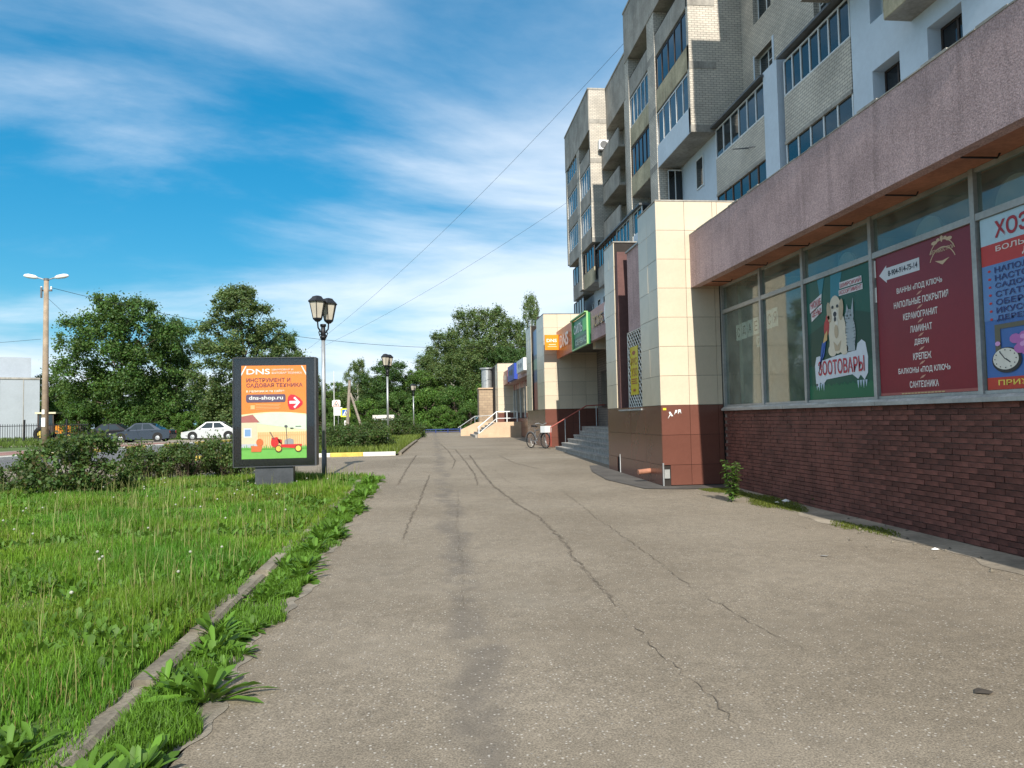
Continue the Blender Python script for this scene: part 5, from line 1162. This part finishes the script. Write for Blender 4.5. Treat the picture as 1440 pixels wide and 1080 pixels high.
# ------------------------------------------------------------------ grass, weeds
def lowf(x, y, s=0):
    return (np.sin(x*1.3+y*.7+s)+np.sin(x*.5-y*1.9+s*2)+np.sin(x*2.9+y*2.3+s*3)*.6+np.sin(x*5.1-y*4.3+s)*.4)/3.0
def blades(name, x, y, z, h, wd, col, seed, bend=.55, parent=None, kind='stuff', label=None, cat=None, m='grass'):
    r = np.random.default_rng(seed); n = len(x)
    a = r.random(n)*2*np.pi; bx, by_ = np.cos(a), np.sin(a); f = r.uniform(.1, 1, n)*bend
    t = a+np.pi/2+r.normal(0, .5, n); sx_, sy_ = np.cos(t)*wd/2, np.sin(t)*wd/2
    V = np.empty((n,5,3)); B = np.stack([x,y,z],1); S = np.stack([sx_,sy_,np.zeros(n)],1)
    mid = B+np.stack([bx*f*h*.28, by_*f*h*.28, h*.6],1); tip = B+np.stack([bx*f*h*.85, by_*f*h*.85, h*(1-.22*f)],1)
    V[:,0] = B-S; V[:,1] = B+S; V[:,2] = mid-S*.8; V[:,3] = mid+S*.8; V[:,4] = tip
    idx = (np.arange(n)[:,None]*5+np.array([0,1,3,0,3,2,2,3,4])[None]).ravel()
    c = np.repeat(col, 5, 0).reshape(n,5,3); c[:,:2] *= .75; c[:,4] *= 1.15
    me = np_mesh(name, V.reshape(-1,3), 3, n*3, idx, c.reshape(-1,3)); me.materials.append(MT[m])
    o = obj(name, me, None, parent); o['kind'] = kind
    if label: tag(o, label, cat)
    return o
def scatter(n, x0, x1, y0, y1, dens, seed):
    r = np.random.default_rng(seed); x = r.uniform(x0,x1,n); y = r.uniform(y0,y1,n); k = r.random(n) < dens(x,y); return x[k], y[k]
GZ = np.vectorize(gz)
def in_lawn(x, y): return (x > -11.2+.1*y) & (x < -1.69+.05*np.sin(y*2.3)+.03*np.sin(y*9)+.14*np.clip((y-8.2)/1.5,0,1)) & (x > -.66*y-1.2)
x, y = scatter(2600000, -10.2, -1.6, 1.6, 18.9, lambda x,y: in_lawn(x,y)*np.clip((4.2/np.maximum(y,4.2))**1.15,0,1)*.42, 1)
r = np.random.default_rng(2); n = len(x); q = lowf(x,y)
h = (.115+.07*q+.06*lowf(x*2,y*2,4))*r.uniform(.5,1.5,n); h = np.clip(h,.035,.34)*(1-.3*(x > -2.0))
wd = np.clip(.0035+.00045*y, .0035, .011)*r.uniform(.7,1.5,n)
base = np.array([[.118,.235,.020]])*(1+.30*lowf(x*1.7,y*1.7,7)[:,None])*r.uniform(.65,1.35,(n,1)); base[:,0] *= 1+.35*lowf(x*.8,y*.8,9)
dry = r.random(n) < .05+.06*np.clip(lowf(x*.9,y*.9,21),0,1); base[dry] = np.array([.30,.26,.10])*r.uniform(.7,1.2,(dry.sum(),1))
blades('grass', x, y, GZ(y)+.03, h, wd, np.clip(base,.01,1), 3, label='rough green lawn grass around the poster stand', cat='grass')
# tall pale seed stalks
x, y = scatter(9000, -10, -1.8, 2, 18.8, lambda x,y: in_lawn(x,y)*np.clip(.5+.6*lowf(x,y,5),0,1)*.5, 4); n = len(x); r = np.random.default_rng(6)
blades('seed_stalks', x, y, GZ(y)+.03, r.uniform(.22,.46,n), np.full(n,.0045)+.0003*y, np.array([[.33,.34,.13]])*r.uniform(.6,1.25,(n,1)), 7, .35, label='thin pale grass stalks standing above the lawn', cat='grass')
# broad leaves in the lawn
def broad(name, x, y, z, L_, W_, col, seed, lift=(.25,.95), label=None):
    r = np.random.default_rng(seed); n = len(x); a = r.random(n)*2*np.pi; e = r.uniform(*lift, n)
    D = np.stack([np.cos(a)*np.cos(e), np.sin(a)*np.cos(e), np.sin(e)],1); S = np.stack([-np.sin(a),np.cos(a),r.normal(0,.25,n)],1)
    B = np.stack([x,y,z],1); dn = np.array([0,0,-1.0])
    P = lambda t,k: B+D*(L_*t)[:,None]+dn*(L_*.35*t*t)[:,None]
    V = np.empty((n,7,3)); V[:,0] = P(.0,0)
    for i,(t,wf) in enumerate(((.45,.8),(.8,1.0))):
        V[:,1+2*i] = P(t,0)-S*(W_*wf/2)[:,None]; V[:,2+2*i] = P(t,0)+S*(W_*wf/2)[:,None]
    V[:,5] = P(1.0,0); V[:,6] = P(.62,0)-np.array([0,0,1])*(W_*.12)[:,None]
    idx = (np.arange(n)[:,None]*7+np.array([0,2,6, 0,6,1, 2,4,6, 1,6,3, 6,4,5, 6,5,3])[None]).ravel()
    me = np_mesh(name, V.reshape(-1,3), 3, n*6, idx, np.repeat(col,7,0)); me.materials.append(MT['grass']); return me
x, y = scatter(230000, -10, -1.8, 1.8, 18.8, lambda x,y: in_lawn(x,y)*np.clip(.18+1.1*lowf(x*1.4,y*1.4,12),0,1)*np.clip(6/np.maximum(y,6),0,1), 8); n = len(x); r = np.random.default_rng(9)
bl = broad('lawn_leaves', x, y, GZ(y)+.03, r.uniform(.11,.27,n), r.uniform(.02,.05,n), np.array([[.098,.205,.026]])*r.uniform(.6,1.3,(n,1)), 10, (.6,1.35))
tag(obj('lawn_leaves', bl, None), 'dandelion and sorrel leaves mixed into the lawn', 'ground cover', kind='stuff')
# dandelion clocks
x, y = scatter(110, -9.5, -1.9, 3, 17, lambda x,y: in_lawn(x,y)*.75, 13); n = len(x); r = np.random.default_rng(14); mb = MB()
for i in range(n):
    hh = r.uniform(.18,.34); mb.lathe([(.003,-.012),(.011,-.006),(.014,.003),(.009,.010),(.002,.014)], (x[i], y[i], gz(y[i])+.03+hh), 7)
tag(obj('seed_heads', mb, mat('seed_fluff', (.36,.37,.31), .95)), 'white dandelion seed heads dotted over the lawn', 'seed heads', kind='stuff')
# rough strip between kerb and path
edge = np.vectorize(path_edge)
def strip_d(x,y): return (x < edge(y)-.05+.10*lowf(x*0,y*3,2)) & (x > -1.60+.05*np.sin(y*1.7+2)-.06*np.clip((y-8.2)/1.5,0,1))
x, y = scatter(420000, -1.62, -1.0, 1.6, 18.6, lambda x,y: strip_d(x,y)*np.clip(4.5/np.maximum(y,4.5),0,1)*np.clip(.45+.9*lowf(y*0,y*2.2,3),0.15,1)*.55, 15); n = len(x); r = np.random.default_rng(16)
blades('verge_grass', x, y, GZ(y)+.005, r.uniform(.025,.11,n), np.clip(.004+.0004*y,.004,.01)*r.uniform(.7,1.4,n), np.array([[.105,.225,.020]])*r.uniform(.6,1.35,(n,1)), 17, .9, label='short grass in the strip between kerb and path', cat='grass')
for v in range(3):
    r = np.random.default_rng(70+v); n = 34
    me = broad('weed', np.zeros(n)+r.normal(0,.012,n), r.normal(0,.012,n), np.zeros(n), r.uniform(.12,.25,n), r.uniform(.022,.042,n), np.array([[.11,.235,.025]])*r.uniform(.6,1.3,(n,1)), 80+v, (.35,1.3)); PROTO['weed%d' % v] = me
rw = random.Random(9); spots = []
for i in range(150):
    y = 2.6+15.6*(i/149)**1.3+rw.uniform(-.12,.12); x = rw.uniform(-1.54, path_edge(y)-.06)
    spots.append((x, y))
spots = [(x, y) for x, y in spots if sin(y*2.6+1)+.7*sin(y*5.9)+rw.uniform(-.7,.7) > -.45]
for i, (x, y) in enumerate(spots):
    o = obj('weed_plant', PROTO['weed%d' % (i % 3)], None, loc=(x, y, gz(y)+.005), rot=(rw.uniform(-.1,.1), rw.uniform(-.1,.1), rw.uniform(0,6.28)))
    s = rw.choice((.55,.8,1.0,1.2,1.45))*rw.uniform(.85,1.1); o.scale = (s, s, s*rw.uniform(.8,1.1))
    tag(o, 'broad leaved weed growing between the kerb and the path', 'weed', 'weeds along the kerb')
# second lawn, far verges
x, y = scatter(150000, -9, -.6, 28.5, 66, lambda x,y: (x > -11.1+.1*y)*(x < -1.3+.02*(y-28))*.42, 18); n = len(x); r = np.random.default_rng(19)
blades('grass', x, y, GZ(y)+.05, r.uniform(.12,.36,n), r.uniform(.02,.035,n), np.array([[.145,.195,.035]])*(1+.3*lowf(x,y,3)[:,None])*r.uniform(.6,1.3,(n,1)), 20, label='yellowish green grass of the second lawn beyond the drive', cat='grass')
x, y = scatter(40000, -75, -20, 50, 86, lambda x,y: (x < -26)*.5, 21); n = len(x); r = np.random.default_rng(22)
blades('grass', x, y, GZ(y), r.uniform(.15,.5,n), r.uniform(.05,.08,n), np.array([[.10,.16,.03]])*r.uniform(.6,1.3,(n,1)), 23, label='grass along the iron railings and the maples', cat='grass')
# moss and weeds at the foot of the brick wall
x, y = scatter(60000, 4.9, 5.93, 8.2, 14.0, lambda x,y: np.clip(.95+.9*lowf(x*2,y*1.3,6)-2.4*np.abs(x-5.5)-.22*np.abs(y-12.0),0,1), 24); n = len(x); r = np.random.default_rng(25)
blades('moss', x, y, GZ(y)+.006, r.uniform(.008,.035,n), r.uniform(.005,.012,n), np.array([[.13,.16,.02]])*r.uniform(.5,1.3,(n,1)), 26, .9, label='low moss and grass along the foot of the brick wall', cat='moss')
def tall_weed(px, py, hh, sd, label, nl=120):
    r = np.random.default_rng(sd); d = _f*FPX+_r*(px-720)-_u*(py-540); z = 0
    for _ in range(15): p = Vector((0,0,CAM_H))+d*((z-CAM_H)/d.z); z = gz(p.y)
    t = thing('wall_weed', label, 'weed', (p.x, p.y, z), 0, None)
    sm = MB(); cn = []
    for i in range(7):
        a = r.random()*6.28; e = (.10*cos(a), .10*sin(a), hh*r.uniform(.7,1.0)); sm.tube([(0,0,0),(e[0]*.5,e[1]*.5,e[2]*.5),e], [.008,.006,.003], 5, False)
        for k in range(nl//7): f = r.uniform(.1,1); cn.append((e[0]*f,e[1]*f,e[2]*f))
    obj('stem', sm, MT['bark'], t, True)
    cn = np.array(cn); m_ = broad('leaves', cn[:,0], cn[:,1], cn[:,2], r.uniform(.05,.13,len(cn)), r.uniform(.02,.045,len(cn)), np.array([[.09,.18,.035]])*r.uniform(.6,1.4,(len(cn),1)), sd, (-.1,.9))
    obj('leaves', m_, None, t, True)
tall_weed(1030, 706, .78, 31, 'tall green weed standing at the corner of the brick wall', 420)
tall_weed(1155, 714, .22, 32, 'small weed tuft against the brick wall past the tall weed', 60)
tall_weed(868, 655, .22, 33, 'small weed at the foot of the granite steps', 60)
tall_weed(838, 642, .25, 34, 'low weed tuft by the lowest granite step', 60)
# litter on the ground
for i, (px, py, s, col, lb) in enumerate([(1105, 706, .10, WHITE, 'crumpled pale wrapper lying in the moss by the wall'), (1093, 708, .07, (.55,.52,.42), 'torn paper scrap beside the crumpled wrapper'), (1315, 774, .05, WHITE, 'white pebble of rubble on the sandy edge'), (1160, 783, .05, (.25,.24,.22), 'small dark scrap on the asphalt'), (1382, 975, .06, (.06,.05,.04), 'dark flattened leaf on the asphalt')]):
    d = _f*FPX+_r*(px-720)-_u*(py-540); z = 0
    for _ in range(15): p = Vector((0,0,CAM_H))+d*((z-CAM_H)/d.z); z = gz(p.y)
    rr = random.Random(i); mb = MB(); nn = 9; flat = .12 if i > 2 else .4
    ring = [(s*rr.uniform(.6,1.1)*cos(2*pi*k/nn), s*.8*rr.uniform(.6,1.1)*sin(2*pi*k/nn), rr.uniform(.0,.2)*s*flat) for k in range(nn)]
    mb.add(ring+[(0,0,s*flat)], [(k,(k+1) % nn,nn) for k in range(nn)]+[tuple(range(nn-1,-1,-1))])
    tag(obj('litter', mb, pm(col, .8), loc=(p.x, p.y, z+.012)), lb, 'litter', 'litter along the wall' if i < 3 else None)
rr = random.Random(44)
sb = MB()
for i in range(60):
    y = rr.uniform(5.5, 14); x = rr.uniform(4.75, 5.9); s = rr.uniform(.008,.028); z = gz(y)+.008
    sb.add([(x-s,y-s*.7,z),(x+s,y-s*.6,z),(x+s*.8,y+s*.8,z),(x-s*.9,y+s*.6,z),(x,y,z+s*.9)], [(0,1,4),(1,2,4),(2,3,4),(3,0,4)])
tag(obj('rubble', sb, MT['kerb']), 'small stones and rubble along the foot of the brick wall', 'rubble', kind='stuff')
